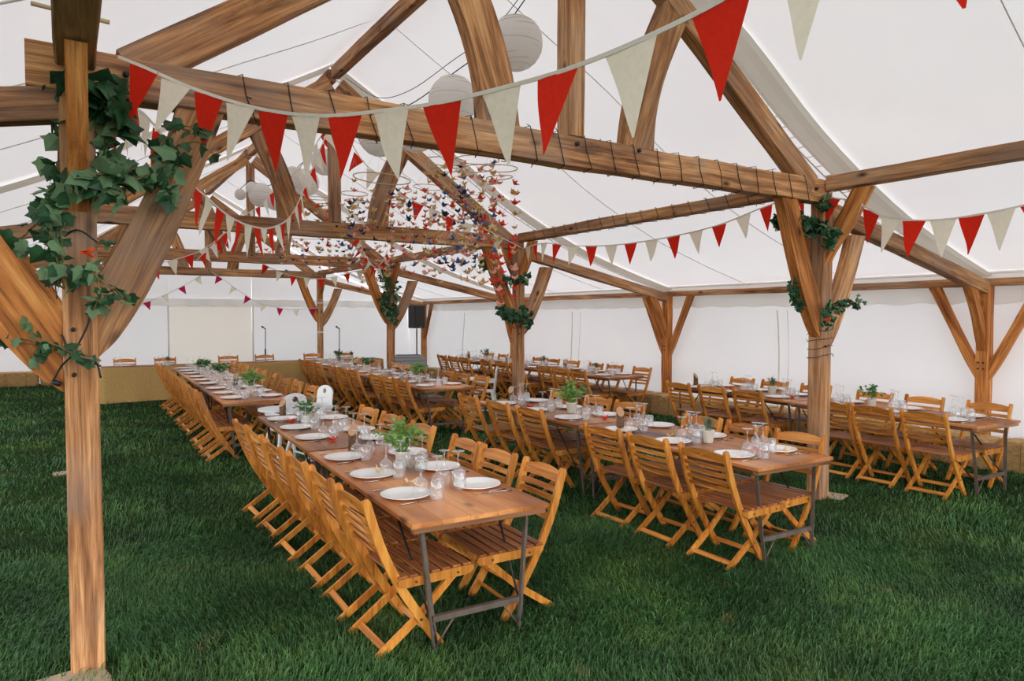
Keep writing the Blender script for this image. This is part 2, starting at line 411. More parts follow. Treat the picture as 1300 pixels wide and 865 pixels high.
# white tape bands on the last right post
for zz in (1.35, 2.25):
    mb = MB(); mb.box((0, 0, 0), (.165, .165, .05)); mb.build('tape_band', M['tape'], posts['R', 3], TR(W, 3*L, zz))
OL = ['outer timber post beside the right-hand row, its foot behind a straw bale, nearest', 'outer timber post by the long white wall, second, with a curved brace each side',
      'outer timber post hidden behind the post with a white high chair', 'outer timber post directly behind the black loudspeaker']
for k in range(4):
    x, y = W+AW, k*L
    e = empty('outer_post', (x, y, 0), label=OL[k], cat='post', group='outer timber posts along the white wall')
    timber('shaft', (x, y, 0), (x, y, 2.24), .15, .15, M['timber_warm'], e, seed=k+30, upv=V((0, 1, 0)))
    bo, bi = [(.07, 1.03), (.22, 1.30), (.42, 1.72), (.68, 2.24)], [(.07, 1.27), (.17, 1.45), (.34, 1.80), (.54, 2.24)]
    for d in (-1, 1):
        if d > 0 and k == 3: continue
        brace('brace', V((x, y, 0)), (0, d, 0), bo, bi, .08, M['timber_warm'], e)
    brace('brace', V((x, y, 0)), (-1, 0, 0), [(.07, 1.40), (.18, 1.62), (.30, 1.9), (.52, 2.24)], [(.07, 1.68), (.12, 1.8), (.20, 2.0), (.30, 2.2)], .09, M['timber_warm'], e)
    for s_ in (-.03, .03):
        for zz in (1.18, 1.26):
            mb = MB(); mb.tube([(0, 0, 0), (-.02, 0, 0)], .01, 8); mb.build('bolt', M['wire'], e, Matrix.Translation((x-.075, y+s_, zz)))

TRL = ['big timber roof truss crossing the top of the picture, wound with black wire', 'second timber roof truss, paper cranes and hoops hanging around it',
       'third timber roof truss, with round white lanterns at its king post', 'farthest timber roof truss, tinted violet above the head table']
for k in range(4):
    y = k*L; e = empty('roof_truss', (W/2, y, TB), label=TRL[k], cat='roof truss', group='timber roof trusses')
    mt = M['timber']
    timber('tie_beam', (-.21, y, (TB+TT)/2), (W+.06, y, (TB+TT)/2), .15, TT-TB, mt, e, seed=k*3+1, seg=.25, rough=.006)
    ax, az = W/2, 5.24
    for s in (-1, 1):
        f = V((ax+s*(W/2-.24), y, TT-.06)); a = V((ax+s*.07, y, az-.07))
        timber('rafter', f, a, .14, .20, mt, e, seed=k*3+s)
    timber('king_post', (ax, y, TT), (ax, y, az-.16), .15, .16, mt, e, seed=k+9, upv=V((0, 1, 0)))
    for s in (-1, 1):   # curved struts
        brace('strut', V((ax, y, 0)), (s, 0, 0), [(.50, TT), (.56, 3.55), (.70, 3.95), (.95, 4.47)], [(.80, TT), (.83, 3.5), (.94, 3.85), (1.16, 4.30)], .12, mt, e)
    for s, zz in ((-.62, 3.17), (.62, 3.17), (0, 3.14), (-2.95, 3.1), (2.95, 3.1)):
        mb = MB(); mb.tube([(0, 0, 0), (0, -.02, 0)], .016, 8); mb.build('bolt', M['wire'], e, Matrix.Translation((ax+s, y-.075, zz)))
SIDE = {-1: 'left-hand', 1: 'right-hand'}
for k in range(4):
    y = k*L
    for s, x0 in ((-1, 0), (1, W)):
        p0 = V((x0+s*.02, y, 2.93)); p1 = V((x0+s*(AW+.05), y, 2.93-.205*(AW+.05)))
        if s > 0: p0 = V((x0+.085, y, 2.92))
        b = timber('aisle_beam', p0, p1, .13, .165, M['timber'], None, seed=k+s*5)
        tag(b, f'sloping timber aisle beam running off the {rowname[k]} {SIDE[s]} inner post', 'beam', 'sloping aisle beams')
for s, x in ((-1, 0), (1, W)):
    for k in range(-1, 3):
        a, b_ = k*L+.08, (k+1)*L-.08
        b = timber('arcade_plate', (x, a if k >= 0 else -6.3, 3.165), (x, b_, 3.165), .17 if s < 0 else .14, .14, M['timber'], None, seed=k+s*2)
        nm = 'timber plate overhead reaching towards the viewer from the front' if k < 0 else f'timber plate linking the {rowname[k]} and {rowname[k+1]}'
        tag(b, f'{nm} {SIDE[s]} inner post{"" if k < 0 else "s"}', 'beam', 'lengthwise plates over the inner posts')
for k in range(-1, 3):
    a, b_ = (k*L if k >= 0 else -6.3), (k+1)*L
    b = timber('eaves_plate', (W+AW+.02, a+.002, 2.29), (W+AW+.02, b_-.002, 2.29), .11, .10, M['timber'], None, seed=k+60)
    tag(b, 'timber eaves plate running on past the front outer post' if k < 0 else f'timber eaves plate between the {rowname[k]} and {rowname[k+1]} outer posts', 'beam', 'eaves plates along the white wall')
for k in range(-1, 3):
    a, b_ = (k*L+.07 if k >= 0 else -6.3), (k+1)*L-.07
    b = timber('ridge_beam', (W/2, a, 5.32), (W/2, b_, 5.32), .12, .17, M['timber'], None, seed=k+80)
    tag(b, 'timber ridge beam overhead before the front truss' if k < 0 else f'timber ridge beam between the {rowname[k]} and {rowname[k+1]} trusses', 'beam', 'ridge beams')
# peg with a stick through the overhead plate
mb = MB(); mb.tube([(-.17, -.35, 3.27), (.14, -.36, 3.25)], .011, 8)
tag(mb.build('wooden_peg', M['hoop']), 'pale wooden stick lying through the top of the closest post', 'stick')

# ------------------------------------------------------------------ marquee skin
PROF = smooth_pts([V((0, 5.50)), V((.85, 5.02)), V((2.0, 4.42)), V((3.1, 3.74)), V((4.4, 3.14)), V((5.6, 2.74)), V((6.86, 2.40))], 4)
def roofz(d):
    d = abs(d)
    for a, b in zip(PROF, PROF[1:]):
        if a[0] <= d <= b[0]: return a[1]+(b[1]-a[1])*(d-a[0])/(b[0]-a[0])
    return PROF[-1][1]
NEAR = -6.6
YS = [NEAR+.35*i for i in range(int((FAR-NEAR)/.35)+1)]+[FAR]
mb = MB(); xs = [-p[0] for p in reversed(PROF[1:])]+[p[0] for p in PROF]; vs = []
for yy in YS:
    ph = (yy % L)/L; sag = math.sin(ph*PI)
    for x in xs:
        r = abs(x)/6.86
        z = roofz(x)+.07*sag*(r*(1-r)*4)-.05*sag*(1-r)**3*(1 if r < .3 else 0)+.012*noise.noise(V((x*.8, yy*.8, 0)))
        vs.append((W/2+x, yy, z))
nx = len(xs)
mb.add(vs, [(i*nx+j, i*nx+j+1, (i+1)*nx+j+1, (i+1)*nx+j) for i in range(len(YS)-1) for j in range(nx-1)], smooth=True)
tag(mb.build('ceiling', M['canvas'], fix=False), 'white marquee roof canvas', kind='structure')
XR, XL = W/2+6.86, W/2-6.86
def wall(name, p0, p1, h0, h1=None, n=60, mt=None, amp=.03, base=0):
    mb = MB(); vs = []; p0 = V(p0); p1 = V(p1); d = p1-p0; nn = V((-d.y, d.x, 0)).normalized(); rows = 10
    for i in range(n+1):
        t = i/n; p = p0+d*t
        top = h1(p) if h1 else h0
        for j in range(rows+1):
            z = base+(top-base)*j/rows
            o = nn*(amp*noise.noise(V((p.x*.9, p.y*.9, z*.45)))*2.2*(1 if j < rows else 0))
            vs.append((p+V((0, 0, z))+o))
    r = rows+1
    mb.add(vs, [(i*r+j, (i+1)*r+j, (i+1)*r+j+1, i*r+j+1) for i in range(n) for j in range(rows)], smooth=True)
    return tag(mb.build(name, mt or M['wallcanvas'], fix=False), kind='structure')
wall('wall_right', (XR-.02, NEAR, 0), (XR-.02, FAR, 0), 2.41, n=160)
wall('wall_left', (XL+.02, 11, 0), (XL+.02, FAR, 0), 2.41, n=40)
wall('wall_far', (XL, FAR, 0), (2.29, FAR, 0), 0, lambda p: roofz(p.x-W/2), n=50)
wall('wall_far', (2.29, FAR, 0), (4.65, FAR, 0), 0, lambda p: roofz(p.x-W/2), n=24, base=2.12, amp=0)
wall('wall_far', (4.65, FAR, 0), (XR, FAR, 0), 0, lambda p: roofz(p.x-W/2), n=50)
# scalloped valance along the eaves and across the far end
def valance(name, p0, p1, ztop, drop, sc=.62):
    p0, p1 = V(p0), V(p1); d = p1-p0; Ln = d.length; n = int(Ln/.06); mb = MB(); vs = []
    nn = V((-d.y, d.x, 0)).normalized()
    for i in range(n+1):
        s = Ln*i/n; b = ztop-drop-.035*abs(math.sin(PI*s/sc))
        for j in range(4):
            t = j/3; z = ztop+(b-ztop)*t
            vs.append(p0+d*(i/n)+V((0, 0, z))+nn*(.035*math.sin(s*5.1+math.sin(s*1.7)*2)*t))
    mb.add(vs, [(i*4+j, (i+1)*4+j, (i+1)*4+j+1, i*4+j+1) for i in range(n) for j in range(3)], smooth=True)
    return tag(mb.build(name, M['valance'], fix=False), kind='structure')
valance('trim_1', (XR-.10, NEAR, 0), (XR-.10, FAR-.1, 0), 2.40, .36)
valance('trim_2', (XL+.1, FAR-.10, 0), (XR-.1, FAR-.10, 0), 2.36, .20)
tn = 3
for k in range(-1, 4):     # lengthwise truss sleeves of the skin, beige, with a lacing rope
    y = k*L
    for s in (-1, 1):
        mb = MB(); vs = []; n = len(PROF)
        for p in PROF:
            for j, (oy, oz) in enumerate(((-.16, -.02), (-.11, -.045), (0, -.03), (.09, -.055), (.16, -.02))):
                vs.append((W/2+s*(p[0]+.02 if p[0] == 0 else p[0]), y+.12+oy, p[1]+oz-.02))
        mb.add(vs, [(i*5+j, i*5+j+1, (i+1)*5+j+1, (i+1)*5+j) for i in range(n-1) for j in range(4)])
        tag(mb.build(f'trim_{tn}', M['band'], fix=False), kind='structure'); tn += 1
        mb = MB(); rp = [V((W/2+s*p[0], y+.36, p[1]-.04)) for p in PROF]; mb.tube(rp, .008, 5)
        for q in range(0, len(rp)-1):
            for t in (0, .5):
                c = rp[q].lerp(rp[q+1], t); mb.tube([c, c+V((0, -.09, 0))], .005, 4)
        tag(mb.build(f'trim_{tn}', M['strap']), kind='structure'); tn += 1
for k in range(-1, 3):     # roof straps down each slope
    for q in (.34, .67):
        for s in (-1, 1):
            y = (k+q)*L; mb = MB()
            mb.tube([V((W/2+s*p[0], y, p[1]-.03)) for p in PROF], .0055, 5)
            tag(mb.build(f'trim_{tn}', M['strap']), kind='structure'); tn += 1
# seams and poles on the walls
for yy in (3.0, 3.18, 8.6, 8.9, 11.5, 14.3):
    mb = MB(); pts = [(XR-.08-.03*math.sin(z*2), yy+.07*math.sin(z*1.7+yy), z) for z in [0, .4, .8, 1.2, 1.6, 1.95]]
    mb.tube(pts, .012 if int(yy*10) % 2 else .006, 6); tag(mb.build(f'trim_{tn}', M['band']), kind='structure'); tn += 1
mb = MB(); mb.tube([(XR-.14, NEAR, 2.415), (XR-.14, FAR, 2.415)], .02, 8); tag(mb.build(f'trim_{tn}', M['strap']), kind='structure'); tn += 1
# cream roll-down window panels in the far wall with their grey zips
tag(wall('window_1', (2.29, FAR-.005, 0), (4.65, FAR-.005, 0), 2.13, n=24, mt=M['panel'], amp=.008), 'cream blind panel of the far wall')
for x in (2.28, 4.66):
    mb = MB(); mb.tube([(x, FAR-.1, 0), (x, FAR-.1, 2.16)], .022, 6); tag(mb.build(f'trim_{tn}', M['strap']), kind='structure'); tn += 1

# ------------------------------------------------------------------ ground and grass
mb = MB(); g = 40
vs = []
for i in range(g+1):
    for j in range(g+1):
        x = -40+90*i/g; y = -40+90*j/g
        vs.append((x, y, 0))
mb.add(vs, [(i*(g+1)+j, (i+1)*(g+1)+j, (i+1)*(g+1)+j+1, i*(g+1)+j+1) for i in range(g) for j in range(g)])
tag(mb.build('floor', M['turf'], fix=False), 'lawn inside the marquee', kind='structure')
def grass():
    rs = np.random.default_rng(3)
    r = np.concatenate([np.sqrt(rs.uniform(2.4**2, 6.2**2, 165000)), 6.2*np.exp(rs.uniform(0, math.log(24/6.2), 150000)**1.0)])
    a = rs.uniform(-.26, 1.36, r.size)
    x = CAM.x+r*np.sin(a); y = CAM.y+r*np.cos(a)
    ok = (x < XR-.05) & (y < FAR-.2) & (x > XL)
    for px, py in ((0, 0), (W, 0)): ok &= ~((abs(x-px) < .08) & (abs(y-py) < .08))
    slab = ((x > -.30) & (x < .13) & (y > -.35) & (y < .0)) | ((x > W+.02) & (x < W+.34) & (y > -.22) & (y < .16))
    ok &= ~(slab & (rs.random(r.size) < .8))
    x, y, r = x[ok], y[ok], r[ok]; n = x.size
    fn = (np.sin(x*3.1+np.sin(y*2.3)*1.7)+np.sin(y*4.2+np.cos(x*3.7)*1.3))*.25
    h = rs.uniform(.035, .075, n)*(1+fn*.6); wd = rs.uniform(.0018, .0036, n)*np.maximum(1, r/5.5)
    th = rs.uniform(0, 2*PI, n)
    swirl = np.sin(x*1.7+y*.9)*1.6+np.cos(y*2.1-x*.6)*1.4     # lie of the trodden grass
    ld = np.where(rs.random(n) < .6, swirl+rs.normal(0, .6, n), rs.uniform(0, 2*PI, n)); lean = rs.uniform(.25, 1.15, n)
    cx, cy = np.cos(th)*wd, np.sin(th)*wd
    lx, ly = np.cos(ld)*lean*h, np.sin(ld)*lean*h
    z0 = np.zeros(n)
    P = np.stack([np.stack([x-cx, y-cy, z0], 1), np.stack([x+cx, y+cy, z0], 1),
                  np.stack([x+cx*.8+lx*.35, y+cy*.8+ly*.35, h*.6], 1), np.stack([x-cx*.8+lx*.35, y-cy*.8+ly*.35, h*.6], 1),
                  np.stack([x+lx, y+ly, h*np.maximum(.35, 1-.45*lean)], 1)], 1).reshape(-1, 3)
    me = bpy.data.meshes.new('grass'); me.vertices.add(n*5); me.vertices.foreach_set('co', P.ravel().astype(np.float32))
    b = (np.arange(n)*5)[:, None]; lp = (b+np.array([0, 1, 2, 3, 3, 2, 4])[None]).ravel()
    me.loops.add(n*7); me.loops.foreach_set('vertex_index', lp.astype(np.int32))
    st = (np.arange(n)*7)[:, None]+np.array([0, 4])[None]
    me.polygons.add(n*2); me.polygons.foreach_set('loop_start', st.ravel().astype(np.int32))
    me.update(calc_edges=True)
    tone = rs.uniform(.5, 1.45, n)*(1+fn*.5)
    at_ = me.attributes.new('tone', 'FLOAT', 'POINT'); at_.data.foreach_set('value', np.repeat(tone, 5).astype(np.float32))
    me.materials.append(M['blade'])
    o = bpy.data.objects.new('grass', me); col.objects.link(o); tag(o, 'lush dark green grass blades of the lawn', 'grass', kind='stuff')
grass()
def slab(x, y, sx, sy, rz, label):
    mb = MB(); n = 14; out = []
    for i in range(n):
        a = 2*PI*i/n; r = 1+.12*noise.noise(V((x*9+math.cos(a), y*5+math.sin(a), 0)))
        out.append((sx*r*max(-.75, min(.75, math.cos(a)*1.1)), sy*r*max(-.75, min(.75, math.sin(a)*1.1))))
    mb.prism(out, .05, lambda a, b, w: (a, b, w)); tag(mb.build('stone_slab', M['slab'], None, TR(x, y, -.012, rz)), label, 'slab')
slab(-.12, -.16, .27, .16, .2, 'pale stone slab at the foot of the closest ivy-wrapped post')
slab(W+.17, -.04, .16, .18, .3, 'small pale stone slab in the grass beside the front right-hand post')
slab(-.13, 5.35, .2, .14, 0, 'thin pale stone slab in the grass behind the closest post')

# ------------------------------------------------------------------ folding chair (faces +X, seat centre near origin)
def make_chair():
    root = empty('folding_chair', (0, 0, 0), cat='chair')
    HW = .215
    path = [V((-.275, .885)), V((-.262, .84)), V((-.225, .72)), V((-.175, .58)), V((-.095, .41)), V((.0, .25)), (.09, .11), (.165, 0)]
    path = smooth_pts([V(p) for p in path], 3)
    def ribbon(path, w, wf=None):
        o, i = [], []
        for k, p in enumerate(path):
            t = path[min(k+1, len(path)-1)]-path[max(k-1, 0)]; n = V((-t[1], t[0])).normalized()
            ww = w*(wf(k/(len(path)-1)) if wf else 1); o.append(p+n*ww/2); i.append(p-n*ww/2)
        return o, i
    for s in (-1, 1):
        o, i = ribbon(path, .048, lambda t: .62 if t < .01 else (.9 if t < .06 else 1))
        mb = MB(); mb.strip(o, i, .024, lambda a, b, w, s=s: (a, s*HW+w, b)); mb.cur = 1
        for (x, z) in ((-.095, .41), (.04, .178)): mb.tube([(x, s*(HW+.0165), z), (x, s*(HW+.010), z)], .008, 8)
        mb.build('side_stile', [M['chair_z'], M['bolt']], root)
    leg = [V((.285, .395)), V((.04, .178)), V((-.215, 0))]
    for s in (-1, 1):
        o, i = ribbon(leg, .042); mb = MB(); mb.strip(o, i, .022, lambda a, b, w, s=s: (a, s*(HW-.026)+w, b)); mb.build('rear_leg', M['chair_z'], root)
    mb = MB()
    def ry(a): return Matrix.Rotation(a, 4, 'Y')
    # stretcher near the rear feet
    mb.box((0, 0, 0), (.040, 2*HW-.06, .018), Matrix.Translation((-.155, 0, .043)) @ ry(-.62), .003); mb.build('stretcher', M['chair_y'], root)
    mb = MB(); mb.box((0, 0, 0), (.016, 2*HW-.02, .034), Matrix.Translation((.105, 0, .088)) @ ry(.6), .003); mb.build('stretcher', M['chair_y'], root)
    # backrest: arched top slat and four narrow ones
    bk = empty('backrest', (0, 0, 0)); bk.parent = root
    def backx(z):
        for a, b in zip(path, path[1:]):
            if b[1] <= z <= a[1]: return a[0]+(b[0]-a[0])*(a[1]-z)/(a[1]-b[1])
        return path[0][0]
    bk_mesh = MB()
    def slat(z0, h, arch):
        n = 10; out = []
        for k in range(n+1):
            t = -1+2*k/n; out.append((t*(HW-.010), h/2+arch*(1-t*t)))
        for k in range(n, -1, -1):
            t = -1+2*k/n; out.append((t*(HW-.010), -h/2))
        sl = (backx(z0+.03)-backx(z0-.03))/.06
        bk_mesh.prism(out, .013, lambda a, b, w: (backx(z0)+b*sl+w+.012*(1-(a/HW)**2)*-1, a, z0+b))
    for z0, h, ar in ((.820, .056, .026), (.745, .032, .0), (.690, .032, 0), (.635, .032, 0), (.580, .034, 0)): slat(z0, h, ar)
    o = bk_mesh.build('backrest_slats', M['chair_y'], root)
    o.name = 'backrest'; bpy.data.objects.remove(bk)
    o2 = MB(); o2.prism([(-.016, -.008), (.016, -.008), (.016, .008), (-.016, .008)], .002, lambda a, b, w: (backx(.825)-.0205+w, a, .832+b))
    o2.build('badge', M['chair_z'], o)
    # seat: seven slats across, two side rails
    mb = MB()
    for k in range(7):
        x = -.075+.066*k; mb.box((x, 0, .439), (.051, 2*HW+.066, .013), None, .003)
    mb.build('seat', M['seat_y'], root)
    for s in (-1, 1):
        out = [(-.10, -.012), (-.06, -.03), (.31, -.03), (.352, -.022), (.366, 0), (.352, .022), (-.10, .022)]
        mb = MB(); mb.prism(out, .022, lambda a, b, w, s=s: (a, s*(HW+.024)+w, .410+b)); mb.cur = 1
        for x in (.0, .26): mb.tube([(x, s*(HW+.040), .405), (x, s*(HW+.034), .405)], .007, 8)
        mb.build('seat_rail', [M['chair_z'], M['bolt']], root)
    return Kind(root)
chair = make_chair()

# ------------------------------------------------------------------ trestle table (long side on Y, centre origin)
TW, TLN = .86, 2.23
def make_table():
    root = empty('trestle_table', (0, 0, 0), cat='table')
    mb = MB()
    nb = 5
    for k in range(nb):
        w = TW/nb; mb.box((-TW/2+w*(k+.5), 0, .737), (w-.0015, TLN, .026), None, .0015)
    mb.build('tabletop', M['top'], root)
    for s in (-1, 1):
        mb = MB(); mb.box((0, 0, 0), (TW-.03, .05, .032), None, .003); mb.build('batten', M['batten'], root, TR(0, s*(TLN/2-.035), .708))
        mb = MB(); mb.box((0, 0, 0), (TLN-.14, .03, .045), None, .003); mb.build('rail', M['batten'], root, TR(s*(TW/2-.07), 0, .701, PI/2))
    for q in (-.42, 0, .42):
        mb = MB(); mb.box((0, 0, 0), (TW-.2, .04, .03), None, .003); mb.build('batten', M['batten'], root, TR(0, q, .708))
    for s in (-1, 1):
        y0 = s*(TLN/2-.09)
        for t in (-1, 1):
            p0 = V((t*.335, y0, .69)); p1 = V((t*.265, y0+s*.035, 0))
            mb = MB(); m4 = axes(p0, p1, V((0, 1, 0))); Ln = (p1-p0).length
            mb.box((Ln/2, 0, .014), (Ln, .032, .005)); mb.box((Ln/2, .014, 0), (Ln, .005, .032))
            mb.build('leg', M['iron'], root, m4)
            mb = MB(); q0 = V((t*.335, y0-s*.42, .69)); q1 = p0.lerp(p1, .78); mb.tube([q0, q1+V((0, -s*.02, 0))], .0075, 7)
            mb.tube([q1+V((0, -s*.02, 0)), p0.lerp(p1, .92)], .010, 6)
            mb.build('strut', M['rod'], root)
        a = V((-.335, y0, .69)).lerp(V((-.265, y0+s*.035, 0)), .73); b = V((-a.x, a.y, a.z))
        mb = MB(); mb.box((0, 0, 0), ((b-a).length, .006, .032)); mb.box((0, .012, .014), ((b-a).length, .028, .005))
        mb.build('stretcher', M['iron'], root, Matrix.Translation((a+b)/2))
        for t in (-1, 1):
            mb = MB(); mb.tube([V((t*.15, a.y, a.z)), V((t*.27, a.y, a.z-.16))], .006, 6); mb.build('strut', M['iron'], root)
    return Kind(root)
table = make_table()

# ------------------------------------------------------------------ table ware
def single(name, mb, mats, cat):
    o = mb.build(name, mats); o['category'] = cat; return Kind(o)
mb = MB(); mb.lathe([(0, .004), (.075, .004), (.085, .008), (.128, .020), (.136, .0215), (.137, .019), (.128, .014), (.085, .0), (0, 0)], 40)
plate = single('dinner_plate', mb, M['white_ceramic'], 'plate')
mb = MB(); mb.lathe([(.0375, 0), (.0385, .001), (.033, .098), (.031, .1), (0, .1), ], 20); mb.lathe([(.0355, .001), (.031, .088), (0, .089)], 20)
tumbler = single('tumbler', mb, M['glass'], 'drinking glass')
def wineglass(r, hb, h):
    mb = MB()
    mb.lathe([(r*.82, 0), (r*.93, hb*.25), (r, hb*.5), (r*.94, hb*.72), (r*.7, hb*.9), (r*.3, hb*.99), (.0065, hb+.008), (.0048, hb+.03), (.0048, h-.02), (.009, h-.007), (r*.9, h-.002), (r*.92, h), (0, h+.001)], 20)
    return mb
wineA = single('wine_glass', wineglass(.042, .108, .205), M['glass'], 'wine glass')
wineB = single('slim_wine_glass', wineglass(.035, .122, .220), M['glass'], 'wine glass')
mb = MB()
mb.tube([(0, -.10, .004), (0, -.02, .006), (0, .03, .007)], [.0055, .004, .004], 6)
mb.box((0, .085, .005), (.016, .11, .0018)); knife = single('table_knife', mb, M['steel'], 'knife')
mb = MB()
mb.tube([(0, -.10, .004), (0, -.02, .006), (0, .035, .006)], [.0055, .003, .003], 6); mb.box((0, .048, .006), (.020, .026, .002))
for q in (-.0075, -.0025, .0025, .0075): mb.box((q, .08, .007), (.0022, .045, .0018))
fork = single('table_fork', mb, M['steel'], 'fork')
# origami crane
def crane_mesh(mt):
    mb = MB(); s = .058
    P = {'n': (.75, 0, .7), 'h': (1.0, 0, .45), 't': (-.95, 0, .75), 'c': (0, 0, .35), 'b': (0, 0, -.3), 'wl': (-.15, .95, .6), 'wr': (-.15, -.95, .6), 'f': (.5, .2, .05), 'fr': (.5, -.2, .05), 'k': (-.5, .2, .05), 'kr': (-.5, -.2, .05)}
    ks = list(P); vs = [tuple(c*s for c in P[k]) for k in ks]; I = ks.index
    F_ = [('c', 'f', 'b'), ('c', 'fr', 'b'), ('c', 'k', 'b'), ('c', 'kr', 'b'), ('f', 'k', 'wl'), ('fr', 'kr', 'wr'), ('c', 'f', 'wl'), ('c', 'k', 'wl'), ('c', 'fr', 'wr'), ('c', 'kr', 'wr'), ('f', 'n', 'b'), ('fr', 'n', 'b'), ('k', 't', 'b'), ('kr', 't', 'b'), ('n', 'h', 'f')]
    mb.add(vs, [tuple(I(q) for q in f) for f in F_]); return mb.mesh('paper_crane', mt, False)
CR = {k: crane_mesh(M[k]) for k in ('p_red', 'p_pink', 'p_blue', 'p_navy', 'p_gold', 'p_cream')}
def leaf_verts(kind, s):
    if kind == 'ivy': o = [(0, 0), (.22, -.10), (.45, -.02), (.48, .26), (.66, .50), (.40, .60), (.24, .84), (0, 1.18), (-.24, .84), (-.40, .60), (-.66, .50), (-.48, .26), (-.45, -.02), (-.22, -.10)]
    elif kind == 'long': o = [(0, 0), (.08, .3), (.06, .8), (0, 1.1), (-.06, .8), (-.08, .3)]
    elif kind == 'parsley': o = [(0, 0), (.15, .3), (.5, .25), (.35, .55), (.5, .85), (.15, .75), (0, 1.1), (-.15, .75), (-.5, .85), (-.35, .55), (-.5, .25), (-.15, .3)]
    else: o = [(0, 0), (.32, .25), (.4, .6), (.22, .9), (0, 1.1), (-.22, .9), (-.4, .6), (-.32, .25)]
    return [(a*s, b*s, -abs(a)*s*.35-.12*s*b*b) for a, b in o]
def add_leaf(mb, p, d, nrm, s, kind):
    vs = leaf_verts(kind, s); n = len(vs)
    y = d.normalized(); x = y.cross(nrm); x = x.normalized() if x.length > 1e-4 else y.orthogonal().normalized(); z = x.cross(y)
    m4 = Matrix((x, y, z)).transposed().to_4x4(); m4.translation = p
    h = n//2
    vs.append((0, .45*s, .0)); c = n
    mb.add(vs, [(i, (i+1) % n, c) for i in range(n)], m4)
def rv(): 
    v = V((R.gauss(0, 1), R.gauss(0, 1), R.gauss(0, 1))); return v.normalized()
def make_plant(name, kind, mt, hgt, spread, nst, per, ls, potc=True):
    root = empty(name, (0, 0, 0), cat='potted plant')
    mb = MB(); mb.lathe([(0, 0), (.036, 0), (.040, .01), (.051, .096), (.054, .098), (.054, .104), (.050, .104), (.047, .09), (0, .09)], 24)
    mb.build('pot', M['pot'], root)
    st = MB(); fo = MB()
    for i in range(nst):
        a = R.uniform(0, 2*PI); q = R.random()**.6*spread; h = hgt*R.uniform(.55, 1)*(1-.35*q/spread)
        p0 = V((math.cos(a)*.02, math.sin(a)*.02, .09)); p1 = V((math.cos(a)*q*.5, math.sin(a)*q*.5, .09+h*.6)); p2 = V((math.cos(a)*q, math.sin(a)*q, .09+h))
        pts = smooth_pts([p0, p1, p2], 4); st.tube(pts, .0014, 4, smooth=False)
        for j in range(per):
            t = R.uniform(.35, 1); p = pts[min(len(pts)-1, int(t*(len(pts)-1)+.5))]+rv()*.012
            d = rv(); d.z = d.z*.5+(.25 if kind != 'long' else .9); nn = rv(); nn.z = abs(nn.z)+.8
            add_leaf(fo, p, d, nn, ls*R.uniform(.7, 1.2), kind)
    st.build('stems', mt, root); fo.build('foliage', mt, root, fix=False)
    return Kind(root)
parsley = make_plant('potted_parsley', 'parsley', M['herb'], .24, .19, 40, 11, .030)
basil = make_plant('potted_basil', 'round', M['herb_dark'], .18, .14, 24, 10, .038)
rosemary = make_plant('potted_rosemary', 'long', M['herb_grey'], .15, .06, 18, 16, .028)
mint = make_plant('potted_mint', 'round', M['herb_dark'], .24, .15, 13, 8, .040)
PL = {'parsley': parsley, 'basil': basil, 'rosemary': rosemary, 'mint': mint}
PLD = {'parsley': 'pale green curly parsley', 'basil': 'bushy green basil', 'rosemary': 'small grey-green rosemary', 'mint': 'tall leafy mint'}
def make_log(r, h):
    root = empty('bark_log', (0, 0, 0), cat='log')
    mb = MB(); n = 22; vs = []; rr = [r*(1+.10*noise.noise(V((math.cos(2*PI*j/n)*2, math.sin(2*PI*j/n)*2, r*90)))) for j in range(n)]
    for i in range(7):
        for j in range(n):
            a = 2*PI*j/n; top = h+math.cos(a)*r*1.2; z = top*i/6; q = rr[j]*(1+.07*noise.noise(V((math.cos(a)*3, math.sin(a)*3, z*40))))
            vs.append((q*math.cos(a), q*math.sin(a), z))
    mb.add(vs, [(i*n+j, i*n+(j+1) % n, (i+1)*n+(j+1) % n, (i+1)*n+j) for i in range(6) for j in range(n)]); mb.build('bark', M['bark'], root)
    mb = MB(); mb.add([tuple(V(v)+V((0, 0, .0005))) for v in vs[-n:]], [tuple(range(n))]); mb.build('cut_face', M['cut'], root)
    return Kind(root)
logk = make_log(.034, .155)

# ------------------------------------------------------------------ rows of tables, chairs and settings
ROWS = {'A': 'left row', 'B': 'middle row', 'C': 'right row'}
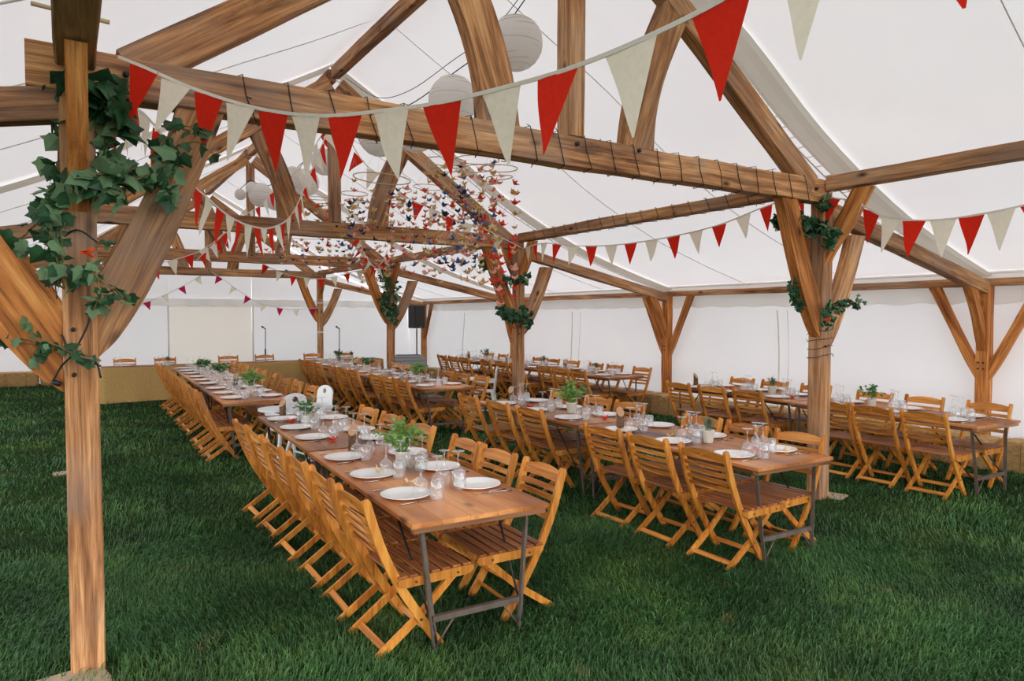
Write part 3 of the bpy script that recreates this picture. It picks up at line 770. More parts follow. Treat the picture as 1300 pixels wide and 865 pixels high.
# (row, index in row, centre x, centre y, turn, left chair origin x, left ys, right chair origin x, right ys)
T = [('A', 0, 1.925, .195, -.04, 1.50, (-.56, .0, .56), 2.31, (-.50, .06, .58)),
     ('A', 1, 2.02, 2.47, -.04, 1.50, (1.18, 1.80, 2.40), 2.34, (1.45, 2.16, 2.78)),
     ('A', 2, 1.98, 6.18, -.022, 1.56, (5.36, 5.96, 6.6), 2.50, (5.4, 6.2, 6.8)),
     ('A', 3, 2.03, 8.46, -.022, 1.60, (7.6, 8.2, 8.85), 2.55, (7.8, 8.5, 9.1)),
     ('A', 4, 2.08, 10.74, -.022, 1.62, (9.9, 10.6, 11.2), 2.58, (10.1, 10.8, 11.4)),
     ('B', 0, 4.60, .10, -.045, 4.14, (-.70, -.10, .48), 4.84, (-.66, -.10, .42)),
     ('B', 1, 4.70, 2.38, -.045, 4.30, (1.86, 2.48, 3.2), 5.02, (1.62, 2.2, 2.9)),
     ('B', 2, 4.84, 6.32, -.02, 4.44, (5.60, 6.15, 6.7), 5.28, (5.5, 6.1, 6.7)),
     ('B', 3, 4.86, 8.60, .0, 4.46, (7.8, 8.4, 9.0), 5.28, (7.8, 8.4, 9.0)),
     ('B', 4, 4.86, 10.88, .0, 4.48, (10.0, 10.6, 11.2), 5.28, (10.0, 10.6, 11.2)),
     ('C', 0, 8.05, .165, -.05, 7.54, (-.55, .0, .50), 8.42, (-.55, .15, .75)),
     ('C', 1, 8.26, 2.43, -.06, 7.72, (1.80, 2.40, 3.0), 8.60, (1.7, 2.4, 3.0)),
     ('C', 2, 8.44, 6.35, .0, 7.92, (5.65, 6.2, 6.75), 8.84, (5.5, 6.3, 6.9)),
     ('C', 3, 8.48, 8.63, .0, 7.92, (7.75, 8.35, 9.0), 8.9, (7.8, 8.5, 9.1)),
     ('C', 4, 8.50, 10.91, .0, 7.94, (10.0, 10.6, 11.2), 8.9, (10.1, 10.7, 11.4))]
TOP = .750
def tname(r, i): return f"{ROWS[r]}'s {ORD[i]} table"
for (r, i, cx, cy, rz, lx, ly, rx, ry_) in T:
    tn_ = tname(r, i)
    table.put(TR(cx, cy, 0, rz), f"long wooden trestle table, {'the front one' if i == 0 else ORD[i]+' from the front'} in the {ROWS[r]}", 'long trestle tables')
    for side, ox, ys in ((-1, lx, ly), (1, rx, ry_)):
        sn = 'left' if side < 0 else 'right'
        for j, y in enumerate(ys):
            tw = R.uniform(-.05, .05)
            chair.put(TR(ox+R.uniform(-.015, .015), y, 0, (0 if side < 0 else PI)+tw),
                      f"slatted folding chair, {ORD[j] if j else 'first'} from the front, {sn} side of {tn_}", 'wooden folding chairs')
    far = i >= 2
    for side in (-1, 1):
        sn = 'left' if side < 0 else 'right'
        for j in range(3):
            y = cy-.72+j*.70+R.uniform(-.03, .03)
            if (r, i) == ('A', 0): y = ((-.35, .27, .93), (-.36, .24, .85))[side > 0][j]
            if (r, i) == ('A', 1): y = ((1.93, 2.56, 3.20), (1.62, 2.12, 3.0))[side > 0][j]
            o = 'first' if j == 0 else ORD[j]
            px = cx+side*(TW/2-.185)-rz*(y-cy)
            plate.put(TR(px, y, TOP, R.random()*6) @ Matrix.Scale(1.14, 4), f"round white plate, {o} from the front on the {sn} side of {tn_}", 'white dinner plates')
            if not far:
                knife.put(TR(px+side*.02, y-.17, TOP, PI/2*side+R.uniform(-.12, .12)) , f"table knife in front of the {o} plate, {sn} side of {tn_}", 'table knives')
                fork.put(TR(px+side*.03, y-.205+.41*(side < 0), TOP, PI/2*side+R.uniform(-.25, .25)), f"table fork beside the {o} plate, {sn} side of {tn_}", 'table forks')
            gx = cx+side*.115-rz*(y-cy)
            gy = y-.10+R.uniform(-.03, .03)
            if side > 0: gy += .14
            tumbler.put(TR(gx+R.uniform(-.02, .02), gy-.055, TOP) @ Matrix.Scale(1.18, 4), f"upturned tumbler by the {o} plate, {sn} side of {tn_}", 'upturned tumblers')
            wineA.put(TR(gx+.05*side, gy+.06, TOP) @ Matrix.Scale(1.08, 4), f"wide upturned wine glass by the {o} plate, {sn} side of {tn_}", 'upturned wide wine glasses')
            wineB.put(TR(gx-.055*side, gy+.05, TOP) @ Matrix.Scale(1.08, 4), f"slim upturned wine glass by the {o} plate, {sn} side of {tn_}", 'upturned slim wine glasses')
def put_plant(kind, x, y, r, i, rz=0, sc=1.0, extra=''):
    PL[kind].put(TR(x, y, TOP, rz) @ Matrix.Scale(sc, 4), f"{PLD[kind]} in a white pot on {tname(r, i)}{extra}", 'potted herbs on the tables')
put_plant('parsley', 1.97, .42, 'A', 0, 0, 1.15)
put_plant('mint', 1.93, 2.72, 'A', 1, 1.0)
put_plant('parsley', 2.05, 5.95, 'A', 2, 2.0, 1.15)
put_plant('basil', 2.03, 8.3, 'A', 3, 1.0, 1.25)
put_plant('basil', 2.0, 9.9, 'A', 4, 2.0, 1.2)
put_plant('rosemary', 4.60, -.10, 'B', 0, 0, 1.1)
put_plant('parsley', 4.70, 1.98, 'B', 1, .5, 1.2)
put_plant('parsley', 4.80, 6.35, 'B', 2, 2.2, 1.1)
put_plant('basil', 4.86, 8.9, 'B', 3, .2, 1.2)
put_plant('rosemary', 4.86, 10.6, 'B', 4, .4, 1.1)
put_plant('mint', 8.02, .42, 'C', 0, .7, 1.05)
put_plant('rosemary', 8.20, 1.95, 'C', 1, .3, 1.2)
put_plant('rosemary', 8.44, 6.1, 'C', 2, .3, 1.0)
put_plant('rosemary', 8.46, 7.9, 'C', 3, 1.3, 1.2)
put_plant('mint', 8.50, 10.4, 'C', 4, 1.3, 1.1)
for (r, i, x, y) in (('A', 0, 1.87, 1.20), ('A', 1, 1.86, 3.42), ('A', 2, 2.05, 7.0), ('A', 4, 2.1, 11.2), ('B', 0, 4.46, .88), ('B', 1, 4.66, 3.2), ('B', 2, 4.9, 7.25), ('B', 3, 4.85, 9.5),
                     ('C', 1, 8.25, 3.4), ('C', 2, 8.44, 7.1), ('C', 3, 8.5, 9.45), ('C', 4, 8.5, 11.3)):
    logk.put(TR(x, y, TOP, R.uniform(-.6, .6)+1.2) @ Matrix.Scale(R.uniform(.95, 1.15), 4), f"short bark-covered log with a slanted cut, standing on {tname(r, i)}", 'upright bark logs')
crk = {}
ct = [('A', 0, 1.80, -.12, 'p_cream'), ('A', 0, 1.76, .34, 'p_cream'), ('A', 0, 1.95, 1.02, 'p_pink'), ('A', 1, 1.86, 1.7, 'p_red'), ('A', 1, 1.84, 2.94, 'p_red'), ('B', 0, 4.78, -.75, 'p_cream'), ('B', 0, 4.62, -.62, 'p_red'), ('B', 0, 4.5, .22, 'p_gold'),
      ('B', 1, 4.72, 1.42, 'p_red'), ('B', 1, 4.55, 2.6, 'p_red'), ('C', 0, 8.0, -.5, 'p_cream'), ('C', 0, 8.1, .9, 'p_pink'), ('C', 1, 8.1, 1.55, 'p_red'), ('C', 1, 8.3, 2.75, 'p_red')]
CN = {'p_red': 'orange-red', 'p_pink': 'salmon pink', 'p_blue': 'blue', 'p_navy': 'navy', 'p_gold': 'golden', 'p_cream': 'cream'}
for (r, i, x, y, c) in ct:
    o = link('origami_crane', CR[c], None, TR(x, y, TOP+.0105, R.random()*6))
    nth = 'nearer' if y < [t for t in T if t[0] == r and t[1] == i][0][3] else 'farther'
    tag(o, f"{CN[c]} folded paper crane lying on the {nth} half of {tname(r, i)}", 'paper crane', 'paper cranes lying on tables')

# ------------------------------------------------------------------ head table with burlap skirt
hx0, hx1, hy0, hy1 = .42, 6.6, 12.42, 13.12
ht = empty('head_table', ((hx0+hx1)/2, (hy0+hy1)/2, 0), label='long head table across the far end, hung with a burlap skirt', cat='table')
mb = MB(); mb.box((0, 0, 0), (hx1-hx0, hy1-hy0, .03), None, .003); mb.build('tabletop', M['batten'], ht, TR((hx0+hx1)/2, (hy0+hy1)/2, .735))
for x in (hx0+.3, hx0+2.1, hx0+4.1, hx1-.3):
    for y in (hy0+.12, hy1-.12):
        mb = MB(); mb.box((0, 0, 0), (.04, .04, .72)); mb.build('leg', M['iron'], ht, TR(x, y, .36))
mb = MB(); vs = []; n = 240
def skp(s):
    a = hy1-hy0; b = hx1-hx0
    if s < a: return V((hx0-.012, hy1-s, 0)), V((-1, 0, 0))
    if s < a+b: return V((hx0+s-a, hy0-.012, 0)), V((0, -1, 0))
    return V((hx1+.012, hy0+s-a-b, 0)), V((1, 0, 0))
tot = (hy1-hy0)*2+hx1-hx0
for i in range(n+1):
    s = tot*i/n*.9999; p, nn = skp(s)
    for j in range(7):
        t = j/6; z = .752-.735*t-(.02*noise.noise(V((s*.9, 0, 0))) if j == 6 else 0)
        o = nn*((.018+.05*t)*(.5+.5*noise.noise(V((s*1.6, t*.6, 3))))+.012*t*math.sin(s*11))
        vs.append(p+V((0, 0, z))+o)
mb.add(vs, [(i*7+j, i*7+j+1, (i+1)*7+j+1, (i+1)*7+j) for i in range(n) for j in range(6)], smooth=True)
mb.build('burlap_skirt', M['burlap'], ht, Matrix.Identity(4), fix=False)
HC = [.90, 1.72, 3.10, 3.95, 5.15, 6.0]
for j, x in enumerate(HC):
    chair.put(TR(x, 13.36, 0, -PI/2), f"folding chair behind the head table, {'first' if j == 0 else ORD[j]} from the left", 'wooden folding chairs')
    plate.put(TR(x, 12.93, TOP), f"white plate on the head table, {'first' if j == 0 else ORD[j]} from the left", 'white dinner plates')
    for q, (k_, nm) in enumerate(((wineA, 'wide'), (wineB, 'slim'))):
        k_.put(TR(x-.22+.09*q, 12.72, TOP), f"{nm} upturned wine glass on the head table, {'first' if j == 0 else ORD[j]} such from left", 'glasses on the head table')
for x, k_ in ((1.68, 'rosemary'), (5.5, 'basil'), (5.85, 'rosemary')):
    PL[k_].put(TR(x, 12.62, TOP), f"{PLD[k_]} pot on the head table, {'towards its left end' if x < 3 else 'near the right end'}", 'potted herbs on the tables')

# ------------------------------------------------------------------ white high chairs
def make_high():
    root = empty('high_chair', (0, 0, 0), cat='high chair')
    # back panel with rounded top and a round hole
    mb = MB(); n = 20; out = []
    for k in range(n+1):
        a = PI*k/n; out.append((.15*math.cos(a), .86+.10*math.sin(a)))
    out = [(.15, .50)]+out+[(-.15, .50)]
    hole = [(.032*math.cos(2*PI*k/16), .89+.032*math.sin(2*PI*k/16)) for k in range(16)]
    mb.prism(out, .02, lambda a, b, w: (-.17-(b-.5)*.12+w, a, b)); hb_ = mb.build('backrest', M['white_plastic'], root)
    mb = MB(); mb.prism(hole, .024, lambda a, b, w: (-.17-(b-.5)*.12+w, a, b)); mb.build('grip_hole', M['bolt'], hb_)
    mb = MB(); mb.box((0, 0, .52), (.32, .30, .03), None, .01); mb.build('seat', M['white_plastic'], root)
    mb = MB(); out = [(.22*math.cos(a)*1.0, .24*math.sin(a)) for a in [2*PI*k/24 for k in range(24)]]
    mb.prism(out, .025, lambda a, b, w: (.2+a, b, .735+w)); mb.build('tray', M['white_plastic'], root)
    for s in (-1, 1):
        mb = MB(); mb.box((0, 0, 0), (.40, .02, .05), None, .006); mb.build('armrest', M['white_plastic'], root, Matrix.Translation((0, s*.165, .70)))
        for t in (-1, 1):
            mb = MB(); a = V((t*.14, s*.14, .51)); b = V((t*.25, s*.24, 0)); mb.tube([a, b], [.024, .017], 10); mb.build('leg', M['white_plastic'], root)
        mb = MB(); mb.tube([(-.2, s*.2, .2), (.2, s*.2, .2)], .012, 8); mb.build('stretcher', M['white_plastic'], root)
    return Kind(root)
high = make_high()
high.put(TR(2.47, 4.45, 0, PI+.35), 'white high chair between the left row tables, its back panel to the right', 'white high chairs')
high.put(TR(2.05, 4.02, 0, PI/2+.2), 'white high chair standing at the far end of the second left-row table', 'white high chairs')
high.put(TR(6.10, 6.35, 0, 2.5), 'white high chair half hidden behind the second ivy-collared post', 'white high chairs')

# ------------------------------------------------------------------ straw bales
def make_bale():
    bm = bmesh.new(); bmesh.ops.create_cube(bm, size=1)
    bmesh.ops.subdivide_edges(bm, edges=bm.edges[:], cuts=11, use_grid_fill=True)
    for v in bm.verts:
        c = v.co.copy(); p = V((c.x*.46, c.y*.95, c.z*.38))
        k = 1-.05*(abs(c.x*2)**4*abs(c.z*2)**4)-.04*(abs(c.y*2)**6)*(abs(c.z*2)**4)
        p = V((p.x*k, p.y*k, p.z*k)); q = noise.noise(p*14)*.018+noise.noise(p*40)*.010
        v.co = p+p.normalized()*q+V((0, 0, .19))
        if abs(v.co.y-.22) < .03 or abs(v.co.y+.22) < .03: v.co -= p.normalized()*.012
    mb = MB(); bm.verts.index_update(); mb.add([v.co[:] for v in bm.verts], [[v.index for v in f.verts] for f in bm.faces], smooth=True); bm.free()
    for _ in range(900):
        ax = R.choice([0, 0, 1, 2, 2]); s = R.choice([-1, 1]); p = V((R.uniform(-.22, .22), R.uniform(-.46, .46), R.uniform(.02, .36)))
        if ax == 0: p.x = s*.225
        elif ax == 1: p.y = s*.46
        else: p.z = .372
        d = rv()*R.uniform(.03, .07); d.z *= .5; a = d.orthogonal().normalized()*.002
        mb.add([p-d*.5-a, p-d*.5+a, p+d+a*.5, p+d-a*.5], [(0, 1, 2, 3)])
    root = empty('straw_bale', (0, 0, 0), cat='straw bale')
    mb.build('straw', M['straw'], root, fix=False)
    for y in (-.22, .22):
        t = MB(); pts = [(.232*math.copysign(1, math.cos(a))*min(1, abs(math.cos(a))*1.45), y, .19+.188*math.copysign(1, math.sin(a))*min(1, abs(math.sin(a))*1.45)) for a in [2*PI*k/24+.01 for k in range(24)]]
        t.tube(pts, .004, 5, closed=True); t.build('twine', M['vine'], root)
    return Kind(root)
bale = make_bale()
for j in range(15):
    y = -1.9+j*1.0; x = 9.42+R.uniform(-.06, .06)
    if abs(y-round(y/L)*L) < .62: x = 9.36
    bale.put(TR(x, y, 0, R.uniform(-.05, .05)), f"straw bale by the long white wall, {'first' if j == 0 else ORD[j]} from the front", 'straw bales along the wall')
for j, x in enumerate((-2.35, -1.35, -.35, .65)):
    bale.put(TR(x, 17.75, 0, PI/2+R.uniform(-.04, .04)), f"straw bale against the far white wall, {'first' if j == 0 else ORD[j]} from the left", 'straw bales at the far end')
for j, (x, y) in enumerate(((8.6, 13.3), (7.9, 14.0))):
    bale.put(TR(x, y, 0, .5+j), f"straw bale in front of the loudspeaker, {'right' if j == 0 else 'left'} one of two", 'straw bales beside the stage')

# ------------------------------------------------------------------ sound gear
sp = at(529, 406, 19.2); sp.z = 0
e = empty('speaker_stand', sp, label='black tripod stand carrying the loudspeaker', cat='stand')
mb = MB(); mb.tube([(0, 0, .12), (0, 0, 1.5)], .018, 10); mb.build('pole', M['black'], e)
for k in range(3):
    a = 2*PI*k/3+.5; mb = MB(); mb.tube([(0, 0, .62), (math.cos(a)*.45, math.sin(a)*.45, .01)], .012, 8); mb.build('leg', M['black'], e)
mb = MB(); mb.tube([(0, 0, .55), (0, 0, .68)], .03, 10); mb.build('collar', M['black'], e)
e = empty('loudspeaker', (sp.x, sp.y, 1.5), rz=.25, label='black loudspeaker on a tripod stand by the far corner', cat='loudspeaker')
mb = MB(); mb.box((0, 0, .33), (.37, .32, .64), None, .02); cab = mb.build('cabinet', M['black'], e)
mb = MB(); mb.box((0, -.165, .34), (.33, .01, .56), None, .003); mb.build('grille', M['wire'], cab)
mb = MB(); mb.box((0, -.174, .045), (.07, .006, .02)); mb.build('badge', M['grey_metal'], e)
for j, (u, dep) in enumerate(((336, 18.3), (430, 18.3))):
    p = at(u, 415, dep); hz = p.z; 
    e = empty('microphone_stand', (p.x, p.y, 0), label=f"thin black microphone stand behind the head table, {'left' if j == 0 else 'right'} one", cat='microphone stand', group='microphone stands')
    mb = MB(); mb.tube([(0, 0, .03), (0.02, 0, hz-.05)], .011, 8); mb.build('pole', M['black'], e)
    mb = MB(); mb.lathe([(0, 0), (.15, 0), (.15, .02), (.02, .035), (0, .035)], 20); mb.build('base', M['black'], e)
    mb = MB(); mb.tube([(.02, 0, hz-.06), (-.05, -.02, hz-.01)], .015, 8); mb.tube([(-.05, -.02, hz-.01), (-.08, -.03, hz+.005)], [.024, .026], 10); mb.build('microphone', M['black'], e)
    mb = MB(); mb.tube([(0.01, 0, hz*.52), (0.01, 0, hz*.62)], .02, 8); mb.build('clutch', M['black'], e)
p = at(518, 457, 17.6)
e = empty('flight_case', (p.x, p.y, 0), rz=-.3, label='black flight case table beneath the grey mixing gear', cat='case')
mb = MB(); mb.box((0, 0, .30), (.95, .55, .60), None, .01); mb.build('body', M['black'], e)
for s in (-1, 1):
    mb = MB(); mb.box((s*.44, -.28, .56), (.07, .02, .07)); mb.build('corner', M['grey_metal'], e)
e = empty('mixing_desk', (p.x, p.y, .60), rz=-.3, label='grey mixing desk stacked on the black case near the loudspeaker', cat='mixing desk')
for k, (w, h) in enumerate(((.9, .10), (.85, .08), (.7, .06))):
    z = [0, .105, .19][k]; mb = MB(); mb.box((0, 0, z+h/2), (w, .48-.06*k, h), None, .008); mb.build('rack_unit', M['grey_metal'], e)
mb = MB()
mb.box((0, 0, .255), (.6, .28, .012), None, .004)
mb.build('control_panel', M['black'], e)

# ------------------------------------------------------------------ bunting
def flag_mesh(c, seed, w=.195, h=.29, warp=0.0):
    mb = MB(); rows = 7; vs = []; rr = random.Random(seed); ph = rr.uniform(0, 6); am = rr.uniform(.006, .022)
    for i in range(rows+1):
        t = i/rows; n = 4
        for j in range(n+1):
            s = j/n*2-1; ww = w*(1-t)/2+.003
            vs.append((s*ww, am*math.sin(ph+s*1.8*(1-t)+t*2.6)*(.3+t)+warp*t*t*.08, -h*t))
    mb.add(vs, [(i*5+j, i*5+j+1, (i+1)*5+j+1, (i+1)*5+j) for i in range(rows) for j in range(4)], smooth=True)
    return mb.mesh('pennant', M[c], False)
FM = {(c, k): flag_mesh(c, k*7+hash(c[0]) % 1+ord(c[0])) for c in ('red', 'cream', 'pink') for k in range(4)}
FS = {(c, k): flag_mesh(c, k*5+ord(c[0]), .14, .17) for c in ('red', 'cream', 'pink') for k in range(3)}
FT = {(c, k): flag_mesh(c, k*5+ord(c[0]), .10, .30) for c in ('red', 'cream') for k in range(3)}
def bunting(pts, label, step=.235, colours=('red', 'cream'), fam=FM, start=.12, first=0, tape=.008, tilt=False, sc=None, steps=None):
    P = smooth_pts([V(p) for p in pts], 14); e = empty('bunting', P[0], label=label, cat='bunting', group='bunting strings')
    mb = MB(); vs = []; 
    for i, p in enumerate(P):      # flat folded tape
        t = (P[min(i+1, len(P)-1)]-P[max(i-1, 0)]).normalized(); s = V((0, 0, 1))-t*t.z; s.normalize()
        n_ = t.cross(s)
        vs += [p-P[0]+s*tape+n_*.002, p-P[0]-s*tape+n_*.002, p-P[0]-s*tape-n_*.002, p-P[0]+s*tape-n_*.002]
    fs = []
    for i in range(len(P)-1):
        for j in range(4): fs.append((i*4+j, i*4+(j+1) % 4, (i+1)*4+(j+1) % 4, (i+1)*4+j))
    mb.add(vs, fs); mb.build('cord', M['tape'], e)
    cum = [0]
    for a, b in zip(P, P[1:]): cum.append(cum[-1]+(b-a).length)
    s = start; k = first; nk = 1+max(q for _, q in fam)
    while s < cum[-1]-.1:
        i = max(q for q in range(len(cum)) if cum[q] <= s); i = min(i, len(P)-2)
        f_ = (s-cum[i])/max(1e-6, cum[i+1]-cum[i]); p = P[i].lerp(P[i+1], f_); t = (P[i+1]-P[i]).normalized()
        x = t; z = V((0, 0, 1))-x*x.z; z.normalize()
        if not tilt: # hang nearly plumb, top edge still on the tape
            x = V((t.x, t.y, t.z*.9)).normalized(); z = (V((0, 0, 1))-x*x.z*.6).normalized()
        y = z.cross(x).normalized(); tw = R.uniform(-.22, .22)
        z2 = (z+y*tw).normalized(); y2 = z2.cross(x).normalized()
        m4 = Matrix((x, y2, z2)).transposed().to_4x4(); m4.translation = p-P[0]-z*tape*.6
        if sc: m4 = m4 @ Matrix.Scale(sc, 4)
        if steps:
            step = steps[min(k, len(steps)-1)]; m4 = m4 @ Matrix.Diagonal((min(1.02, step/.235), 1, 1, 1))
        o = link('pennant', fam[colours[k % len(colours)], R.randrange(nk)], e, m4)
        s += step; k += 1
    return e
def PX(l): return [at(*q) for q in l]
bunting(PX([(150, 72, 3.45), (180, 84, 3.47), (250, 114, 3.5), (330, 138, 3.42), (410, 147, 3.2), (490, 140, 3.0), (560, 130, 2.83), (644, 110, 2.62), (720, 88, 2.37), (810, 52, 2.15), (905, 6, 1.96), (965, -32, 1.82), (1030, -78, 1.66), (1110, -125, 1.52), (1200, -178, 1.42), (1300, -232, 1.36)]),
        'nearest red and cream bunting, sweeping from the closest post across the top', step=.2, start=.13, first=0,
        steps=[.165, .18, .19, .21, .24, .26, .275, .285, .31, .31, .32, .32, .30, .29, .28])
bunting([V((W, -.12, 3.10)), at(1052, 250, 6.8), at(1085, 256, 6.6), at(1120, 274, 6.3), at(1160, 280, 6.0), at(1205, 278, 5.75), at(1245, 272, 5.5), at(1290, 263, 5.25), at(1380, 240, 4.9), at(1500, 205, 4.5)],
        'red and cream bunting running right from the front right-hand post', step=.24, start=.12, sc=1.08)
bunting([V((W, .05, 3.02)), at(1010, 250, 7.6), at(965, 265, 8.2), at(915, 285, 8.6), at(865, 298, 9.0), at(815, 307, 9.4), at(770, 312, 9.8), at(725, 312, 10.2), at(690, 309, 10.7), V((W, L-.1, 2.98))],
        'red and cream bunting slung between the two ivy-collared posts', step=.33, start=.55)
K2 = V((W/2, L-.10, 4.72))
bunting([V((W-.04, L-.14, 3.0)), at(611, 289, 11.2), at(585, 282, 11.1), at(550, 266, 10.9), at(519, 252, 10.7), at(487, 226, 10.4), at(460, 204, 10.2), K2],
        'red and cream bunting climbing from the second ivy-collared post to the second truss', step=.29, start=.15)
bunting([V((.09, -.02, 2.96)), at(170, 137, 4.3), at(190, 152, 4.6), at(214, 184, 4.8), at(240, 229, 5.0), at(262, 250, 5.3), at(290, 274, 5.8), at(318, 287, 6.4), at(345, 289, 7.1), at(370, 273, 7.9), at(390, 230, 9.0), K2+V((-.05, 0, -.05))],
        'U-shaped red and cream bunting drooping just behind the closest post', step=.245, start=.30)
bunting([at(250, 330, 13.2), at(305, 278, 12.6), at(329, 262, 12), at(352, 238, 11.4), at(381, 212, 10.8), at(403, 180, 10.3), K2+V((0, 0, .05))],
        'small red and cream bunting rising to the king post of the second truss', step=.33, start=.2)
bunting([at(130, 338, 12.6), at(183, 338, 13), at(207, 333, 13.2), at(231, 327, 13.4), at(255, 318, 13.7), at(280, 300, 14.0), at(316, 262, 14.6)],
        'red and cream bunting hanging across the third truss, left of its king post', step=.33, start=.2)
bunting([at(118, 388, 18), at(150, 386, 18.3), at(180, 385, 18.6), at(206, 376, 18.9), at(231, 364, 19.1), at(252, 352, 19.3), at(267, 344, 19.4)],
        'raspberry and white bunting dipping leftwards from the farthest truss', step=.48, start=.3, colours=('pink', 'cream'), fam=FS, sc=1.35, tilt=True)
bunting([at(267, 344, 19.4), at(285, 356, 19.6), at(306, 371, 19.9), at(327, 384, 20.2), at(348, 390, 20.4), at(370, 393, 20.7), at(391, 392, 20.9), at(404, 391, 21.0)],
        'raspberry and white bunting dipping rightwards from the farthest truss', step=.48, start=.3, colours=('pink', 'cream'), fam=FS, sc=1.35, tilt=True)
bunting([at(330, 332, 15.0), at(345, 341, 15.1), at(370, 350, 15.3), at(390, 353, 15.5), at(410, 354, 15.7), at(432, 350, 15.9), at(455, 344, 16.1), V((W-.05, 2*L-.1, 2.95))],
        'red and cream bunting strung before the taped far post', step=.31, start=.15, sc=.78)
bunting([at(455, 300, 15.7), at(462, 320, 15.7), at(470, 334, 15.8), at(477, 339, 15.9), at(485, 333, 16.0), at(492, 318, 16.1)],
        'short loop of narrow red and cream pennants by the crane-tangled post', step=.12, start=.06, fam=FT, tape=.012)

# ------------------------------------------------------------------ paper lanterns
def make_lantern(r):
    root = empty('paper_lantern', (0, 0, 0), cat='lantern')
    mb = MB(); prof = []; n = 44
    for i in range(n+1):
        a = -PI/2*.86+(PI*.86)*i/n; rr = r*(1-.012*(i % 4 == 0)); prof.append((rr*math.cos(a), rr*math.sin(a)))
    mb.lathe(prof, 28); shd = mb.build('shade', M['lantern'], root, fix=False)
    mb = MB()
    for i in range(2, 14, 1):
        a = -PI/2*.86+PI*.86*i/15; mb.tube([(r*.996*math.cos(a)*math.cos(q), r*.996*math.cos(a)*math.sin(q), r*.996*math.sin(a)+.012*math.sin(q+i)) for q in [2*PI*k/28 for k in range(28)]], .0016*(r/.25), 4, closed=True)
    mb.build('rib', M['hoop'], shd)
    mb = MB(); mb.tube([(r*.21*math.cos(q), r*.21*math.sin(q), r*.975) for q in [2*PI*k/16 for k in range(16)]], .003, 5, closed=True); mb.tube([(-r*.21, 0, r*.97), (0, 0, r*1.02), (r*.21, 0, r*.97)], .003, 5); mb.build('wire_frame', M['bolt'], root)
    return Kind(root)
big = make_lantern(.245)
LN = [(655, 55, 6.3, 1, 'large round paper lantern, highest one, beside the curved strut'), (575, 128, 6.9, 1, 'large round paper lantern just above the front truss, left of the strut'),
      (482, 171, 7.8, 1, 'round paper lantern peeping below the front truss, left one'), (528, 166, 7.9, 1, 'round paper lantern peeping below the front truss, right one'),
      (331, 248, 14.0, .98, 'round paper lantern at the third king post, largest of the cluster'), (350, 254, 14.4, .9, 'round paper lantern right of the largest one at the third king post'),
      (305, 247, 14.0, .46, 'small round paper lantern, left of the third king post'), (320, 239, 13.9, .52, 'small round paper lantern touching the third king post'),
      (388, 232, 12.6, 1, 'round paper lantern behind the second truss strut'), (412, 206, 11, .85, 'round paper lantern beside the second truss king post'), (372, 226, 12, .8, 'round paper lantern left of the second strut, partly hidden')]
for (u, v, d, s, lb) in LN: big.put(Matrix.Translation(at(u, v, d)) @ Matrix.Scale(s, 4) @ Matrix.Rotation(u, 4, 'Z'), lb, 'round paper lanterns')
mb = MB()
cp = [at(u, v-34/1.0*(6.5/d)*(s), d) for (u, v, d, s, _) in (LN[0], LN[1])]
cable = [V((W/2+.4, .35, 5.2)), cp[0]+V((0, 0, .03)), cp[0].lerp(cp[1], .5)+V((0, 0, -.03)), cp[1]+V((0, 0, .02)), at(520, 133, 7.4), at(478, 142, 8.1), at(440, 118, 9.3)]
mb.tube(smooth_pts(cable, 6), .006, 6)
c2 = [q+V((0, 0, .07+.02*i)) for i, q in enumerate(cable)]; mb.tube(smooth_pts(c2, 6), .004, 5)
tag(mb.build('lantern_cable', M['wire']), 'black cable the large paper lanterns hang from', 'cable')
mb = MB(); mb.tube(smooth_pts([at(318, 228, 13.9), at(333, 236, 14), at(350, 233, 14), at(362, 227, 13.5), at(385, 206, 12.6), at(412, 190, 11)], 6), .007, 6); mb.tube([at(318, 228, 13.9), at(305, 240, 14)], .007, 5)
tag(mb.build('lantern_cable', M['wire']), 'black cable with the small lanterns at the third king post', 'cable')

